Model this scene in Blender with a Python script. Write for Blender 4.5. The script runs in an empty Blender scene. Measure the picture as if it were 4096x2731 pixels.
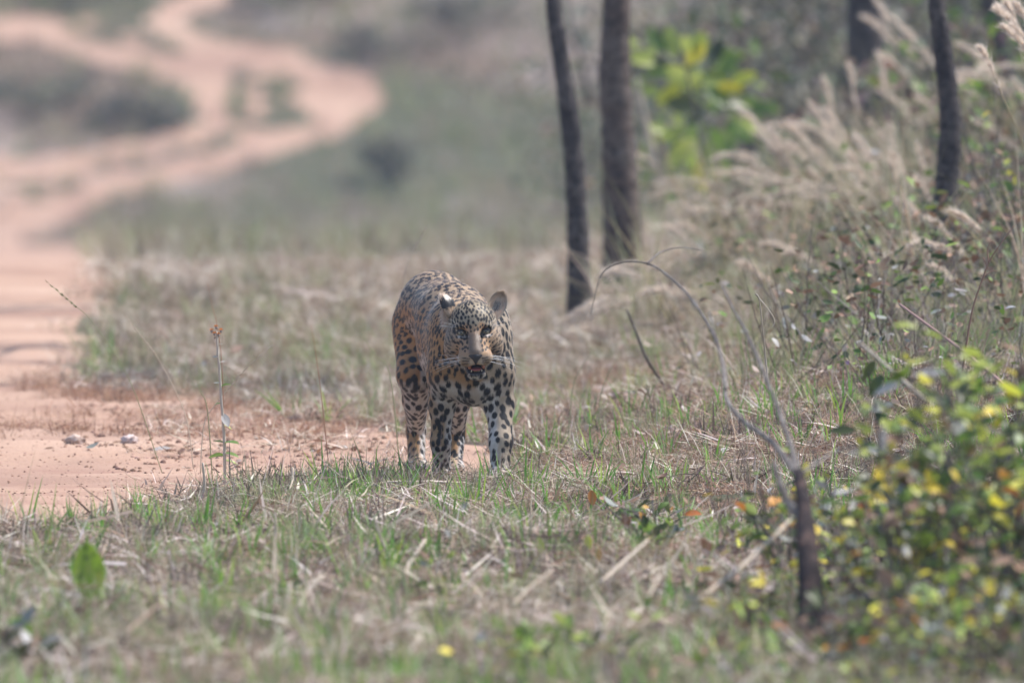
import bpy, math, random
import numpy as np
from mathutils import Vector, Matrix, Euler

# ------------------------------------------------------------------ camera, light, exposure
scene = bpy.context.scene
COL = scene.collection
D0, CAMH, LENS = 47.0, 2.0, 500.0
F = LENS / 36.0 * 4096.0                      # focal length in photo pixels
PITCH = math.atan(CAMH / D0 - 565.0 / F)       # downward tilt
cam_data = bpy.data.cameras.new('camera')
cam = bpy.data.objects.new('camera', cam_data)
COL.objects.link(cam)
cam.location = (0, -D0, CAMH)
cam.rotation_euler = (math.pi / 2 - PITCH, 0, 0)
cam_data.lens = LENS
cam_data.sensor_width = 36.0
cam_data.clip_start = 1.0
cam_data.clip_end = 6000.0
cam_data.dof.use_dof = True
cam_data.dof.focus_distance = D0 - 0.6
cam_data.dof.aperture_fstop = 4.8
scene.camera = cam

SUN_EL, SUN_AZ = math.radians(57), math.radians(72)   # azimuth clockwise from +Y: behind the leopard, a little right
sun_dir = Vector((math.sin(SUN_AZ) * math.cos(SUN_EL), math.cos(SUN_AZ) * math.cos(SUN_EL), math.sin(SUN_EL)))
world = bpy.data.worlds.new('World')
scene.world = world
world.use_nodes = True
wn = world.node_tree
wn.nodes.clear()
sky = wn.nodes.new('ShaderNodeTexSky')
sky.sky_type = 'NISHITA'
sky.sun_disc = False
sky.sun_elevation = SUN_EL
sky.sun_rotation = SUN_AZ
sky.dust_density = 1.0
sky.air_density = 1.0
bg = wn.nodes.new('ShaderNodeBackground')
bg.inputs['Strength'].default_value = 0.14
wo = wn.nodes.new('ShaderNodeOutputWorld')
wn.links.new(sky.outputs[0], bg.inputs[0])
wn.links.new(bg.outputs[0], wo.inputs[0])
sd = bpy.data.lights.new('sun', 'SUN')
sd.energy = 4.2
sd.angle = math.radians(0.6)
sd.color = (1.0, 0.95, 0.90)
sun = bpy.data.objects.new('sun', sd)
COL.objects.link(sun)
sun.rotation_euler = sun_dir.to_track_quat('Z', 'Y').to_euler()
vs = scene.view_settings
vs.view_transform = 'Standard'
vs.look = 'None'
vs.gamma = 1.0
vs.use_curve_mapping = False
vs.exposure = 0.76
HAZE = 0.00042
cy = scene.cycles
cy.use_denoising = True
cy.max_bounces = 6
cy.transparent_max_bounces = 6
cy.volume_bounces = 1
cy.caustics_reflective = False
cy.caustics_refractive = False

# ------------------------------------------------------------------ helpers
rnd = random.Random(7)
nr = np.random.default_rng(11)
CP, SP = math.cos(PITCH), math.sin(PITCH)

def U(px, py, Y):
    """world point seen at photo pixel (px, py) lying in the vertical plane y = Y"""
    a = (px - 2048.0) / F
    b = -(py - 1365.5) / F
    dy = CP + b * SP
    dz = -SP + b * CP
    t = (Y + D0) / dy
    return Vector((a * t, Y, CAMH + dz * t))

def project(X, Y, Z):
    dy = Y + D0
    dz = Z - CAMH
    fw = dy * CP - dz * SP
    up = dy * SP + dz * CP
    return 2048.0 + F * X / fw, 1365.5 - F * up / fw

def S(x, a, b):
    t = np.clip((np.asarray(x, dtype=float) - a) / (b - a), 0, 1)
    return t * t * (3 - 2 * t)

_tab = np.random.default_rng(3).random((64, 64, 64)).astype(np.float32)
def vnoise(P, s):
    """value noise in [0,1], P (n,3), s = feature size"""
    q = np.asarray(P, dtype=np.float64) / s + 1000.0
    i = np.floor(q).astype(np.int64)
    f = (q - i)
    f = f * f * (3 - 2 * f)
    out = 0
    for dx in (0, 1):
        wx = f[:, 0] if dx else 1 - f[:, 0]
        for dy in (0, 1):
            wy = f[:, 1] if dy else 1 - f[:, 1]
            for dz in (0, 1):
                wz = f[:, 2] if dz else 1 - f[:, 2]
                out = out + wx * wy * wz * _tab[(i[:, 0] + dx) & 63, (i[:, 1] + dy) & 63, (i[:, 2] + dz) & 63]
    return out

def n2(x, y, s, seed=0):
    x = np.atleast_1d(np.asarray(x, float)); y = np.atleast_1d(np.asarray(y, float))
    x, y = np.broadcast_arrays(x, y)
    sh = x.shape
    P = np.stack([x.ravel(), y.ravel(), np.full(x.size, seed * 17.3 * s)], 1)
    return vnoise(P, s).reshape(sh)

def terrain(x, y):
    x = np.asarray(x, float); y = np.asarray(y, float)
    z = 0.24 * S(x, 0.0, 1.5) * S(y, -3.0, 3.0)
    z = z + 0.24 * S(x, 1.0, 2.3) * S(y, 2, 11)
    d = y + D0
    # level to 70 m, a long gentle fall beyond, then the hillside facing the camera
    k = np.clip((d - 70) / 123, 0, 1)
    fall = 2 - np.clip(d, 70, 193) * (.0277 - .0017 * k)
    z = z * (1 - .6 * S(d, 75, 110)) + np.where(d < 70, .061 * S(d, 55, 70), fall) + 0.30 * np.maximum(0, d - 193) * (d < 240) + (14.1 + 0.03 * (d - 240)) * (d >= 240)
    w = np.clip((d - 30) / 10, 0, 1)
    z = z + (n2(x, y, 1.7, 1) - .5) * 0.07 + (n2(x, y, 0.35, 2) - .5) * (0.03 + .04 * S(-y, .6, 2.5)) + (n2(x, y, 0.11, 3) - .5) * 0.012
    z = z + (n2(x, y, 9.0, 4) - .5) * 0.25 * S(d, 190, 200)
    return z

def tz(x, y):
    return float(terrain(np.array([x]), np.array([y]))[0])

def on_ground(px, py, dmin=30.0, dmax=235.0):
    """first terrain point under photo pixel"""
    ds = np.concatenate([np.arange(dmin, 90, .1), np.arange(max(90, dmin), dmax, .2)])
    a = (px - 2048.0) / F; b = -(py - 1365.5) / F
    dy = CP + b * SP; dz = -SP + b * CP
    t = ds / dy
    X = a * t; Z = CAMH + dz * t
    hit = np.nonzero(Z <= terrain(X, ds - D0))[0]
    k = hit[0] if len(hit) else len(ds) - 1
    return Vector((X[k], ds[k] - D0, float(terrain(X[k:k+1], ds[k:k+1] - D0)[0])))

def at(px, Y, lift=0.0):
    """ground point in photo column px at depth Y"""
    x = (px - 2048.0) / F * (Y + D0) * 1.0005
    return Vector((x, Y, tz(x, Y) + lift))

def mat(name, color=None, rough=0.8, spec=0.3, attr=False, noise=None, trans=0.0, bump=0.0, bscale=60, vary=0.0, bands=None):
    """procedural material; attr: colour from the 'Col' attribute; noise: (scale, colour2) mixes a second colour; trans: share of light let through"""
    m = bpy.data.materials.new(name)
    m.use_nodes = True
    nt = m.node_tree
    p = nt.nodes['Principled BSDF']
    p.inputs['Roughness'].default_value = rough
    p.inputs['Specular IOR Level'].default_value = spec
    if attr:
        a = nt.nodes.new('ShaderNodeAttribute'); a.attribute_name = 'Col'
        out = a.outputs['Color']
    else:
        r = nt.nodes.new('ShaderNodeRGB'); r.outputs[0].default_value = (*color, 1)
        out = r.outputs[0]
    tc = nt.nodes.new('ShaderNodeTexCoord')
    if noise:
        for (sc, c2, lo, hi) in noise:
            nz = nt.nodes.new('ShaderNodeTexNoise'); nz.inputs['Scale'].default_value = sc; nz.inputs['Detail'].default_value = 5
            nt.links.new(tc.outputs['Object'], nz.inputs['Vector'])
            mr = nt.nodes.new('ShaderNodeMapRange'); mr.inputs[1].default_value = lo; mr.inputs[2].default_value = hi
            nt.links.new(nz.outputs[0], mr.inputs[0])
            mx = nt.nodes.new('ShaderNodeMix'); mx.data_type = 'RGBA'
            nt.links.new(mr.outputs[0], mx.inputs[0]); nt.links.new(out, mx.inputs[6]); mx.inputs[7].default_value = (*c2, 1)
            out = mx.outputs[2]
    if bands:      # long streaks of a second tone lying across the slope
        (sc, c2, lo, hi, stretch) = bands
        mp = nt.nodes.new('ShaderNodeMapping'); mp.inputs['Scale'].default_value = stretch
        nt.links.new(tc.outputs['Object'], mp.inputs[0])
        nz = nt.nodes.new('ShaderNodeTexNoise'); nz.inputs['Scale'].default_value = sc; nz.inputs['Detail'].default_value = 6
        nt.links.new(mp.outputs[0], nz.inputs['Vector'])
        mr = nt.nodes.new('ShaderNodeMapRange'); mr.inputs[1].default_value = lo; mr.inputs[2].default_value = hi
        nt.links.new(nz.outputs[0], mr.inputs[0])
        mx = nt.nodes.new('ShaderNodeMix'); mx.data_type = 'RGBA'
        nt.links.new(mr.outputs[0], mx.inputs[0]); nt.links.new(out, mx.inputs[6]); mx.inputs[7].default_value = (*c2, 1)
        out = mx.outputs[2]
    if vary:
        oi = nt.nodes.new('ShaderNodeObjectInfo')
        hs = nt.nodes.new('ShaderNodeHueSaturation')
        mr = nt.nodes.new('ShaderNodeMapRange'); mr.inputs[3].default_value = 1 - vary; mr.inputs[4].default_value = 1 + vary
        nt.links.new(oi.outputs['Random'], mr.inputs[0]); nt.links.new(mr.outputs[0], hs.inputs['Value'])
        mh = nt.nodes.new('ShaderNodeMapRange'); mh.inputs[3].default_value = 0.5 + vary * .06; mh.inputs[4].default_value = 0.5 - vary * .06
        nt.links.new(oi.outputs['Random'], mh.inputs[0]); nt.links.new(mh.outputs[0], hs.inputs['Hue'])
        nt.links.new(out, hs.inputs['Color']); out = hs.outputs[0]
    nt.links.new(out, p.inputs['Base Color'])
    if bump:
        nz = nt.nodes.new('ShaderNodeTexNoise'); nz.inputs['Scale'].default_value = bscale; nz.inputs['Detail'].default_value = 6
        nt.links.new(tc.outputs['Object'], nz.inputs['Vector'])
        b = nt.nodes.new('ShaderNodeBump'); b.inputs['Strength'].default_value = bump; b.inputs['Distance'].default_value = 0.01
        nt.links.new(nz.outputs[0], b.inputs['Height']); nt.links.new(b.outputs[0], p.inputs['Normal'])
    if trans:
        tr = nt.nodes.new('ShaderNodeBsdfTranslucent'); nt.links.new(out, tr.inputs['Color'])
        ms = nt.nodes.new('ShaderNodeMixShader'); ms.inputs[0].default_value = trans
        nt.links.new(p.outputs[0], ms.inputs[1]); nt.links.new(tr.outputs[0], ms.inputs[2])
        nt.links.new(ms.outputs[0], nt.nodes['Material Output'].inputs['Surface'])
    return m

def mesh_np(name, V, Fc, material=None, col=None, smooth=False):
    """V (n,3), Fc (m,3) or (m,4)"""
    V = np.asarray(V, dtype=np.float32); Fc = np.asarray(Fc, dtype=np.int32)
    me = bpy.data.meshes.new(name)
    me.vertices.add(len(V)); me.vertices.foreach_set('co', V.ravel())
    k = Fc.shape[1]
    me.loops.add(Fc.size); me.loops.foreach_set('vertex_index', Fc.ravel())
    me.polygons.add(len(Fc))
    me.polygons.foreach_set('loop_start', np.arange(0, Fc.size, k, dtype=np.int32))
    me.polygons.foreach_set('loop_total', np.full(len(Fc), k, dtype=np.int32))
    if smooth:
        me.polygons.foreach_set('use_smooth', np.ones(len(Fc), dtype=bool))
    me.update(calc_edges=True)
    if col is not None:
        a = me.color_attributes.new('Col', 'FLOAT_COLOR', 'POINT')
        c = np.ones((len(V), 4), dtype=np.float32); c[:, :3] = col
        a.data.foreach_set('color', c.ravel())
    if material: me.materials.append(material)
    return me

def obj(name, me, parent=None, loc=None, rot=None, scale=None):
    o = bpy.data.objects.new(name, me)
    COL.objects.link(o)
    if parent: o.parent = parent
    if loc is not None: o.location = loc
    if rot is not None: o.rotation_euler = rot
    if scale is not None: o.scale = scale if hasattr(scale, '__len__') else (scale,) * 3
    return o

def tag(o, label=None, cat=None, group=None, kind=None):
    if label: o['label'] = label
    if cat: o['category'] = cat
    if group: o['group'] = group
    if kind: o['kind'] = kind
    return o

class MB:
    """collects vertices and triangles/quads"""
    def __init__(s): s.v = []; s.f = []; s.c = []
    def add(s, V, Fc, c=None):
        n = len(s.v)
        s.v.extend([tuple(p) for p in V]); s.f.extend([tuple(i + n for i in f) for f in Fc])
        s.c.extend([c if c is not None else (.5, .5, .5)] * len(V))
    def tube(s, pts, rad, n=6, c=None, cap=True, wob=0.0):
        pts = [Vector(p) for p in pts]
        V = []; Fc = []
        ref = Vector((0.13, 0.97, 0.21))
        for i, p in enumerate(pts):
            t = (pts[min(i + 1, len(pts) - 1)] - pts[max(i - 1, 0)]).normalized()
            if abs(t.dot(ref)) > .95: ref = Vector((0.9, 0.1, 0.3))
            a = t.cross(ref).normalized(); b = t.cross(a)
            for j in range(n):
                w = 2 * math.pi * j / n
                r = rad[i] * (1 + wob * (rnd.random() - .5))
                V.append(p + a * math.cos(w) * r + b * math.sin(w) * r)
        for i in range(len(pts) - 1):
            for j in range(n):
                k = (j + 1) % n
                Fc.append((i * n + j, i * n + k, (i + 1) * n + k, (i + 1) * n + j))
        if cap:
            Fc.append(tuple(range(n - 1, -1, -1))); Fc.append(tuple((len(pts) - 1) * n + j for j in range(n)))
        s.add(V, Fc, c)
    def mesh(s, name, material, smooth=True, col=False):
        me = bpy.data.meshes.new(name)
        me.from_pydata(s.v, [], s.f)
        if smooth: me.polygons.foreach_set('use_smooth', [True] * len(me.polygons))
        if col:
            a = me.color_attributes.new('Col', 'FLOAT_COLOR', 'POINT')
            a.data.foreach_set('color', [x for c in s.c for x in (*c, 1)])
        me.materials.append(material)
        return me

def curve(pts, n=12):
    """Catmull-Rom through points"""
    P = [Vector(p) for p in pts]
    P = [P[0] * 2 - P[1]] + P + [P[-1] * 2 - P[-2]]
    out = []
    for i in range(1, len(P) - 2):
        for k in range(n):
            t = k / n
            out.append(0.5 * ((2 * P[i]) + (P[i + 1] - P[i - 1]) * t + (2 * P[i - 1] - 5 * P[i] + 4 * P[i + 1] - P[i + 2]) * t * t + (3 * P[i] - P[i - 1] - 3 * P[i + 1] + P[i + 2]) * t ** 3))
    out.append(P[-2])
    return out

def rv(a=1.0): return Vector((rnd.uniform(-a, a), rnd.uniform(-a, a), rnd.uniform(-a, a)))
def lerp(a, b, t): return a + (b - a) * t
def radii(r0, r1, n, p=1.0): return [lerp(r0, r1, (i / (n - 1)) ** p) for i in range(n)]
# ------------------------------------------------------------------ ground and dirt track
def inpoly(px, py, poly):
    c = np.zeros(px.shape, bool)
    n = len(poly)
    for i in range(n):
        x1, y1 = poly[i]; x2, y2 = poly[(i + 1) % n]
        if y1 == y2: continue
        k = (y1 > py) != (y2 > py)
        c ^= k & (px < (x2 - x1) * (py - y1) / (y2 - y1) + x1)
    return c

NEAR_POLY = [(-3500, 2300), (-3500, 1500), (-600, 1480), (-500, 1050), (-400, 820), (330, 820), (430, 1080), (500, 1160), (430, 1240), (330, 1330), (290, 1450),
             (330, 1560), (420, 1590), (800, 1580), (1000, 1650), (1300, 1700), (1700, 1745), (2060, 1780), (2060, 1870), (1960, 1905),
             (1750, 1905), (1200, 1905), (900, 1935), (620, 2010), (300, 2070), (0, 2120)]
TRACK_A = [(-500, 1040, 60), (-200, 1000, 60), (0, 940, 62), (150, 880, 58), (300, 805, 44), (450, 752, 40), (700, 690, 38), (950, 622, 38), (1150, 560, 38), (1320, 505, 38),
           (1440, 440, 42), (1490, 390, 48), (1460, 340, 44), (1350, 300, 34), (1200, 262, 34), (1000, 218, 34), (800, 175, 34), (680, 130, 34), (650, 85, 34), (720, 40, 34), (820, -10, 34), (1000, -80, 34)]
TRACK_B = [(-500, 700, 38), (-200, 690, 36), (0, 672, 34), (150, 668, 34), (330, 652, 32), (500, 612, 32), (680, 572, 34), (820, 500, 40), (870, 430, 48), (850, 375, 44), (760, 315, 32),
           (650, 278, 32), (450, 228, 32), (300, 190, 34), (150, 140, 38), (0, 112, 38), (-200, 90, 38), (-500, 70, 38)]

BODY = [(a, b) for a, b, c in TRACK_A[:18]] + [(400, 90), (100, 60)] + [(a, b) for a, b, c in reversed(TRACK_B[:16])]
def track_mask(X, Y):
    X = np.asarray(X, float); Y = np.asarray(Y, float)
    px, py = project(X, Y, terrain(X, Y))
    j = ((n2(X, Y, 0.5, 7) - .5) * 90 + (n2(X, Y, .16, 8) - .5) * 45) * (1 + 2.2 * S(Y, 5, 9))
    near = (Y < 146) & inpoly(px + j * .8, py + j * .45, NEAR_POLY)
    far = np.zeros(X.shape, bool)
    fy = Y > 120
    hole = n2(X, Y, .55, 9)
    for tr in (TRACK_A, TRACK_B):
        P = np.array(tr, float)
        Q = []
        for a, b in zip(P[:-1], P[1:]):
            for k in range(12): Q.append(a + (b - a) * k / 12)
        for q in Q:
            far |= fy & ((px - q[0]) ** 2 + (py - q[1]) ** 2 < (q[2] * 1.15 * (.55 + 1.0 * hole)) ** 2)
    far |= fy & (n2(X, Y, .3, 13) * .7 + n2(X, Y, 2.6, 12) * .5 > .60) & inpoly(px + j, py + j * .3, BODY)
    return near | far

def axis(parts):
    out = []
    for a, b, h in parts: out.extend(np.arange(a, b - h * .01, h).tolist())
    out.append(parts[-1][1])
    return np.array(out)
xs = np.concatenate([-np.geomspace(2400, 14, 14), axis([(-11, -3, .16), (-3, 3.4, .06), (3.4, 11, .16)]), np.geomspace(14, 2400, 14)])
ys = np.concatenate([[-2400, -800, -200, -80, -45, -30], axis([(-20, -13, .35), (-13, 12, .06), (12, 26, .25), (26, 60, .5), (60, 140, 1.0), (140, 166, .16), (166, 190, 1.0)]), np.geomspace(200, 3500, 14)])
GX, GY = np.meshgrid(xs, ys)
GZ = terrain(GX, GY)
nx_, ny_ = len(xs), len(ys)
GV = np.stack([GX.ravel(), GY.ravel(), GZ.ravel()], 1)
ii, jj = np.meshgrid(np.arange(nx_ - 1), np.arange(ny_ - 1))
q0 = (jj * nx_ + ii).ravel()
quads = np.stack([q0, q0 + 1, q0 + 1 + nx_, q0 + nx_], 1)
cx_ = GV[quads].mean(1)
tm = track_mask(cx_[:, 0], cx_[:, 1])

def sub(quads_):
    u, inv = np.unique(quads_, return_inverse=True)
    return GV[u], inv.reshape(quads_.shape)

soil = mat('grassland_soil', (.10, .07, .052), .95, .1, noise=[(.22, (.38, .31, .28), .42, .58), (1.1, (.17, .125, .09), .40, .62), (0.23, (.09, .10, .06), .42, .60), (9, (.07, .047, .035), .50, .68)], bump=.7, bscale=45)
dirt = mat('track_dirt', (.395, .258, .188), .95, .1, noise=[(.8, (.46, .315, .235), .42, .62), (1.6, (.33, .20, .15), .52, .68), (60, (.28, .15, .105), .58, .74)], bump=.8, bscale=70, bands=(.8, (.29, .18, .135), .47, .66, (.55, 1.0, 1)))
V_, F_ = sub(quads[~tm])
g = obj('ground', mesh_np('ground', V_, F_, soil, smooth=True)); tag(g, kind='structure')
V_, F_ = sub(quads[tm])
g = obj('dirt_track', mesh_np('dirt_track', V_, F_, dirt, smooth=True)); tag(g, kind='structure')

# ------------------------------------------------------------------ grass, straw and litter (uncountable: stuff)
def blade(mb, base, ang, lean, L, w, bend, c, seg=3, z0=0.0):
    """one grass blade: tapering strip"""
    d = Vector((math.cos(ang), math.sin(ang), 0)); s = Vector((-d.y, d.x, 0))
    tw = rnd.uniform(-.6, .6)
    V = []; p = Vector(base); el = math.pi / 2 - lean
    for i in range(seg + 1):
        t = i / seg
        ww = w * (1 - t ** 1.6) * .5 + .0002
        sd_ = (s + Vector((0, 0, tw))).normalized()
        V += [p - sd_ * ww, p + sd_ * ww]
        p = p + (d * math.cos(el) + Vector((0, 0, math.sin(el)))) * (L / seg)
        el -= bend / seg
        if p.z < z0 + .003: el = max(el, 0.02); p.z = max(p.z, z0 + .003)
    Fc = [(2 * i, 2 * i + 1, 2 * i + 3, 2 * i + 2) for i in range(seg)]
    mb.add(V, Fc, c)

def jit(c, a=.18):
    k = 1 + rnd.uniform(-a, a)
    return tuple(max(.01, x * k * (1 + rnd.uniform(-.06, .06))) for x in c)

STRAW = [(.40, .31, .23), (.52, .43, .33), (.30, .21, .15), (.74, .66, .56), (.20, .13, .09), (.34, .23, .17), (.46, .38, .30), (.14, .09, .07)]
RUST = [(.34, .19, .12), (.42, .25, .16), (.26, .14, .09), (.50, .34, .24), (.16, .09, .06)]
GREEN = [(.13, .30, .05), (.18, .38, .05), (.10, .22, .04), (.32, .44, .07), (.20, .33, .08)]
OLIVE = [(.26, .26, .13), (.32, .30, .17), (.20, .21, .11), (.38, .34, .2)]
straw_m = mat('dry_straw', rough=.7, spec=.35, attr=True, trans=.25)
green_m = mat('green_blades', rough=.5, spec=.4, attr=True, trans=.45)
leaf_litter_m = mat('dead_leaf', rough=.6, spec=.35, attr=True, trans=.15)

def litter_patch(n, R, up=.15, Lr=(.03, .12), cols=STRAW, wr=(.0015, .0042)):
    mb = MB()
    for _ in range(n):
        r = R * math.sqrt(rnd.random()); a = rnd.random() * 6.283
        flat = rnd.random() > up
        lean = rnd.uniform(1.15, 1.62) if flat else rnd.uniform(.2, 1.0)
        blade(mb, (r * math.cos(a), r * math.sin(a), rnd.uniform(-.01, .03) if flat else -.01), rnd.random() * 6.283, lean, rnd.uniform(*Lr), rnd.uniform(*wr),
              rnd.uniform(-.3, .7), jit(rnd.choice(cols)), seg=2, z0=-.02)
    return mb
def tuft(n, R, Lr, wr, cols, lean=(.05, .6), bend=(.1, 1.0), seg=3):
    mb = MB()
    for _ in range(n):
        r = R * rnd.random(); a = rnd.random() * 6.283
        blade(mb, (r * math.cos(a), r * math.sin(a), -.015), a + rnd.uniform(-.9, .9), rnd.uniform(*lean), rnd.uniform(*Lr), rnd.uniform(*wr), rnd.uniform(*bend), jit(rnd.choice(cols)), seg, z0=-.015)
    return mb
def leaf_shape(L, W, curl, fold, c, nseg=5, wav=0.0):
    """leaf along +Y from the origin, lying in XY, curling up"""
    mb = MB(); V = []; p = Vector((0, 0, 0)); el = -curl * .3
    for i in range(nseg + 1):
        t = i / nseg
        w = W * .5 * math.sin(math.pi * min(1, t * .93 + .05)) ** .8 * (1.12 - .35 * t)
        if i == nseg: w = .0004
        up = w * fold
        V += [p + Vector((-w, 0, up + wav * rnd.uniform(-1, 1))), p.copy(), p + Vector((w, 0, up + wav * rnd.uniform(-1, 1)))]
        p = p + Vector((0, math.cos(el), math.sin(el))) * L / nseg
        el += curl / nseg
    Fc = []
    for i in range(nseg):
        a = 3 * i
        Fc += [(a, a + 1, a + 4, a + 3), (a + 1, a + 2, a + 5, a + 4)]
    mb.add(V, Fc, c)
    return mb
def merge(mb, other, M, c=None):
    n = len(mb.v)
    mb.v.extend([tuple(M @ Vector(p)) for p in other.v]); mb.f.extend([tuple(i + n for i in f) for f in other.f]); mb.c.extend([c] * len(other.v) if c else other.c)

def variants(name, builders, material):
    c = bpy.data.collections.new(name)
    for i, mb in enumerate(builders):
        o = bpy.data.objects.new('%s_%02d' % (name, i), mb.mesh(name, material, smooth=True, col=True))
        c.objects.link(o)
    return c

def scatter(name, coll, P, rot, sc, label=None, cat=None):
    """one 'stuff' object: geometry nodes put picked meshes of coll on the points"""
    n = len(P)
    me = bpy.data.meshes.new(name)
    me.vertices.add(n); me.vertices.foreach_set('co', np.asarray(P, np.float32).ravel())
    a = me.attributes.new('rot', 'FLOAT_VECTOR', 'POINT'); a.data.foreach_set('vector', np.asarray(rot, np.float32).ravel())
    a = me.attributes.new('siz', 'FLOAT_VECTOR', 'POINT'); a.data.foreach_set('vector', np.asarray(sc, np.float32).ravel())
    a = me.attributes.new('pick', 'INT', 'POINT'); a.data.foreach_set('value', nr.integers(0, len(coll.objects), n).astype(np.int32))
    o = obj(name, me)
    ng = bpy.data.node_groups.new(name, 'GeometryNodeTree')
    ng.interface.new_socket('Geometry', in_out='INPUT', socket_type='NodeSocketGeometry')
    ng.interface.new_socket('Geometry', in_out='OUTPUT', socket_type='NodeSocketGeometry')
    N = ng.nodes; L = ng.links
    gi = N.new('NodeGroupInput'); go = N.new('NodeGroupOutput')
    ci = N.new('GeometryNodeCollectionInfo'); ci.inputs['Collection'].default_value = coll
    ci.inputs['Separate Children'].default_value = True; ci.inputs['Reset Children'].default_value = True
    ip = N.new('GeometryNodeInstanceOnPoints'); ip.inputs['Pick Instance'].default_value = True
    def na(nm, ty):
        k = N.new('GeometryNodeInputNamedAttribute'); k.data_type = ty; k.inputs['Name'].default_value = nm
        return k.outputs['Attribute']
    L.new(gi.outputs[0], ip.inputs['Points']); L.new(ci.outputs[0], ip.inputs['Instance'])
    L.new(na('pick', 'INT'), ip.inputs['Instance Index'])
    L.new(na('rot', 'FLOAT_VECTOR'), ip.inputs['Rotation']); L.new(na('siz', 'FLOAT_VECTOR'), ip.inputs['Scale'])
    L.new(ip.outputs[0], go.inputs[0])
    md = o.modifiers.new('scatter', 'NODES'); md.node_group = ng
    tag(o, label, cat, kind='stuff')
    return o

def sample(y0, y1, dens, margin=.5, keep=None, xr=None):
    """random ground points in the camera's wedge of ground between depths y0 and y1"""
    w1 = (y1 + D0) * .0362 + margin
    n = int(dens * (y1 - y0) * 2 * w1)
    y = nr.uniform(y0, y1, n); x = nr.uniform(-w1, w1, n)
    k = np.abs(x) < (y + D0) * .0362 + margin
    if xr: k &= (x > xr[0]) & (x < xr[1])
    x, y = x[k], y[k]
    if keep is not None:
        k = keep(x, y); x, y = x[k], y[k]
    return np.stack([x, y, terrain(x, y)], 1)

def put(name, coll, P, s0, s1, tilt=.12, label=None, cat=None, zs=1.0):
    n = len(P)
    rot = np.stack([nr.normal(0, tilt, n), nr.normal(0, tilt, n), nr.uniform(0, 6.283, n)], 1)
    s = nr.uniform(s0, s1, n)
    return scatter(name, coll, P, rot, np.stack([s, s, s * zs], 1), label, cat)

def prob(f):      # keep with probability f(x, y)
    return lambda x, y: nr.random(len(x)) < f(x, y)

c_litter = variants('straw_litter', [litter_patch(64, .13, wr=(.002, .0065)) for _ in range(7)], straw_m)
c_wide = variants('wide_straw', [litter_patch(7, .14, .08, (.08, .26), STRAW[1:2] + STRAW[3:4] * 2 + STRAW[6:7] + STRAW[2:3] + STRAW[4:5] + STRAW[5:6], (.006, .015)) for _ in range(7)], straw_m)
c_rust = variants('rust_straw', [litter_patch(70, .12, .35, (.03, .10), RUST) for _ in range(5)], straw_m)
c_dry = variants('dry_tuft', [tuft(34, .035, (.05, .17), (.0012, .0032), STRAW + OLIVE[:1]) for _ in range(6)], straw_m)
c_green = variants('green_tuft', [tuft(9, .03, (.07, .19), (.005, .011), GREEN) for _ in range(6)], green_m)
c_olive = variants('olive_tuft', [tuft(30, .04, (.06, .18), (.0015, .004), OLIVE + GREEN[-1:]) for _ in range(6)], green_m)
c_thin = variants('thin_stalk', [tuft(4, .03, (.15, .36), (.0012, .0022), STRAW + OLIVE, lean=(.03, .5), bend=(.0, .9), seg=5) for _ in range(6)], straw_m)

def leafpile(n, R, cols, Ls):
    mb = MB()
    for _ in range(n):
        r = R * math.sqrt(rnd.random()); a = rnd.random() * 6.28
        l = leaf_shape(rnd.uniform(*Ls), rnd.uniform(*Ls) * .55, rnd.uniform(-1.2, 1.8), rnd.uniform(-.5, .9), jit(rnd.choice(cols)), 4, .002)
        merge(mb, l, Matrix.Translation((r * math.cos(a), r * math.sin(a), .015)) @ Euler((rnd.uniform(-.5, .5), rnd.uniform(-.5, .5), rnd.random() * 6.28)).to_matrix().to_4x4())
    return mb
BROWN = [(.30, .20, .14), (.22, .13, .09), (.42, .34, .28), (.36, .22, .14), (.50, .44, .40), (.14, .085, .06)]
c_leaves = variants('dead_leaves', [leafpile(5, .12, BROWN, (.025, .055)) for _ in range(6)], leaf_litter_m)

off = lambda x, y: ~track_mask(x, y)
def edge_soft(x, y):
    """0 on the track, 1 away from it, thin near its edge"""
    t = np.zeros(len(x))
    for dx, dy in ((0, 0), (.12, 0), (-.12, 0), (0, .8), (0, -.8), (.3, .3), (-.3, -.5)):
        t += ~track_mask(x + dx, y + dy)
    return np.clip(t / 7, 0, 1) ** 1.5 * (~track_mask(x, y) | (nr.random(len(x)) < .06))
patch = lambda x, y: S(n2(x, y, .9, 21) * .5 + n2(x, y, .3, 23) * .5, .38, .6)
gp = lambda x, y: S(n2(x, y, .55, 22), .42, .72)
put('dry_grass_litter', c_litter, sample(-14, 11, 50, keep=prob(lambda x, y: edge_soft(x, y) * (.22 + .78 * patch(x, y)))), .7, 1.25, .1, 'tangle of flattened pale straw and dead grass covering the ground round the track', 'dry grass')
put('broad_straw', c_wide, sample(-14, -2, 20, keep=prob(lambda x, y: edge_soft(x, y) * .8)), .5, 1.1, .25, 'broad pale pieces of dead grass lying criss cross in the foreground', 'dry grass')
put('rust_straw', c_rust, sample(-6, 9, 34, keep=prob(lambda x, y: edge_soft(x, y) * (S(x, -.1, .4) * S(-x, -2.0, -1.0) * .8 + .12))), .6, 1.2, .1, 'rusty brown dead grass right of the leopard', 'dry grass')
put('dry_grass_tufts', c_dry, sample(-14, 12, 30, keep=prob(lambda x, y: edge_soft(x, y) * (.35 + .5 * (1 - patch(x, y))))), .5, 1.15, .15, 'short tan dead grass tufts standing in the straw', 'dry grass')
put('green_grass_tufts', c_green, sample(-14, 12, 48, keep=prob(lambda x, y: edge_soft(x, y) * (.08 + .8 * gp(x, y)) * (1 - .8 * S(y, 2.5, 6)))), .45, 1.1, .15, 'short bright green grass blades coming up through the straw', 'grass')
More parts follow.
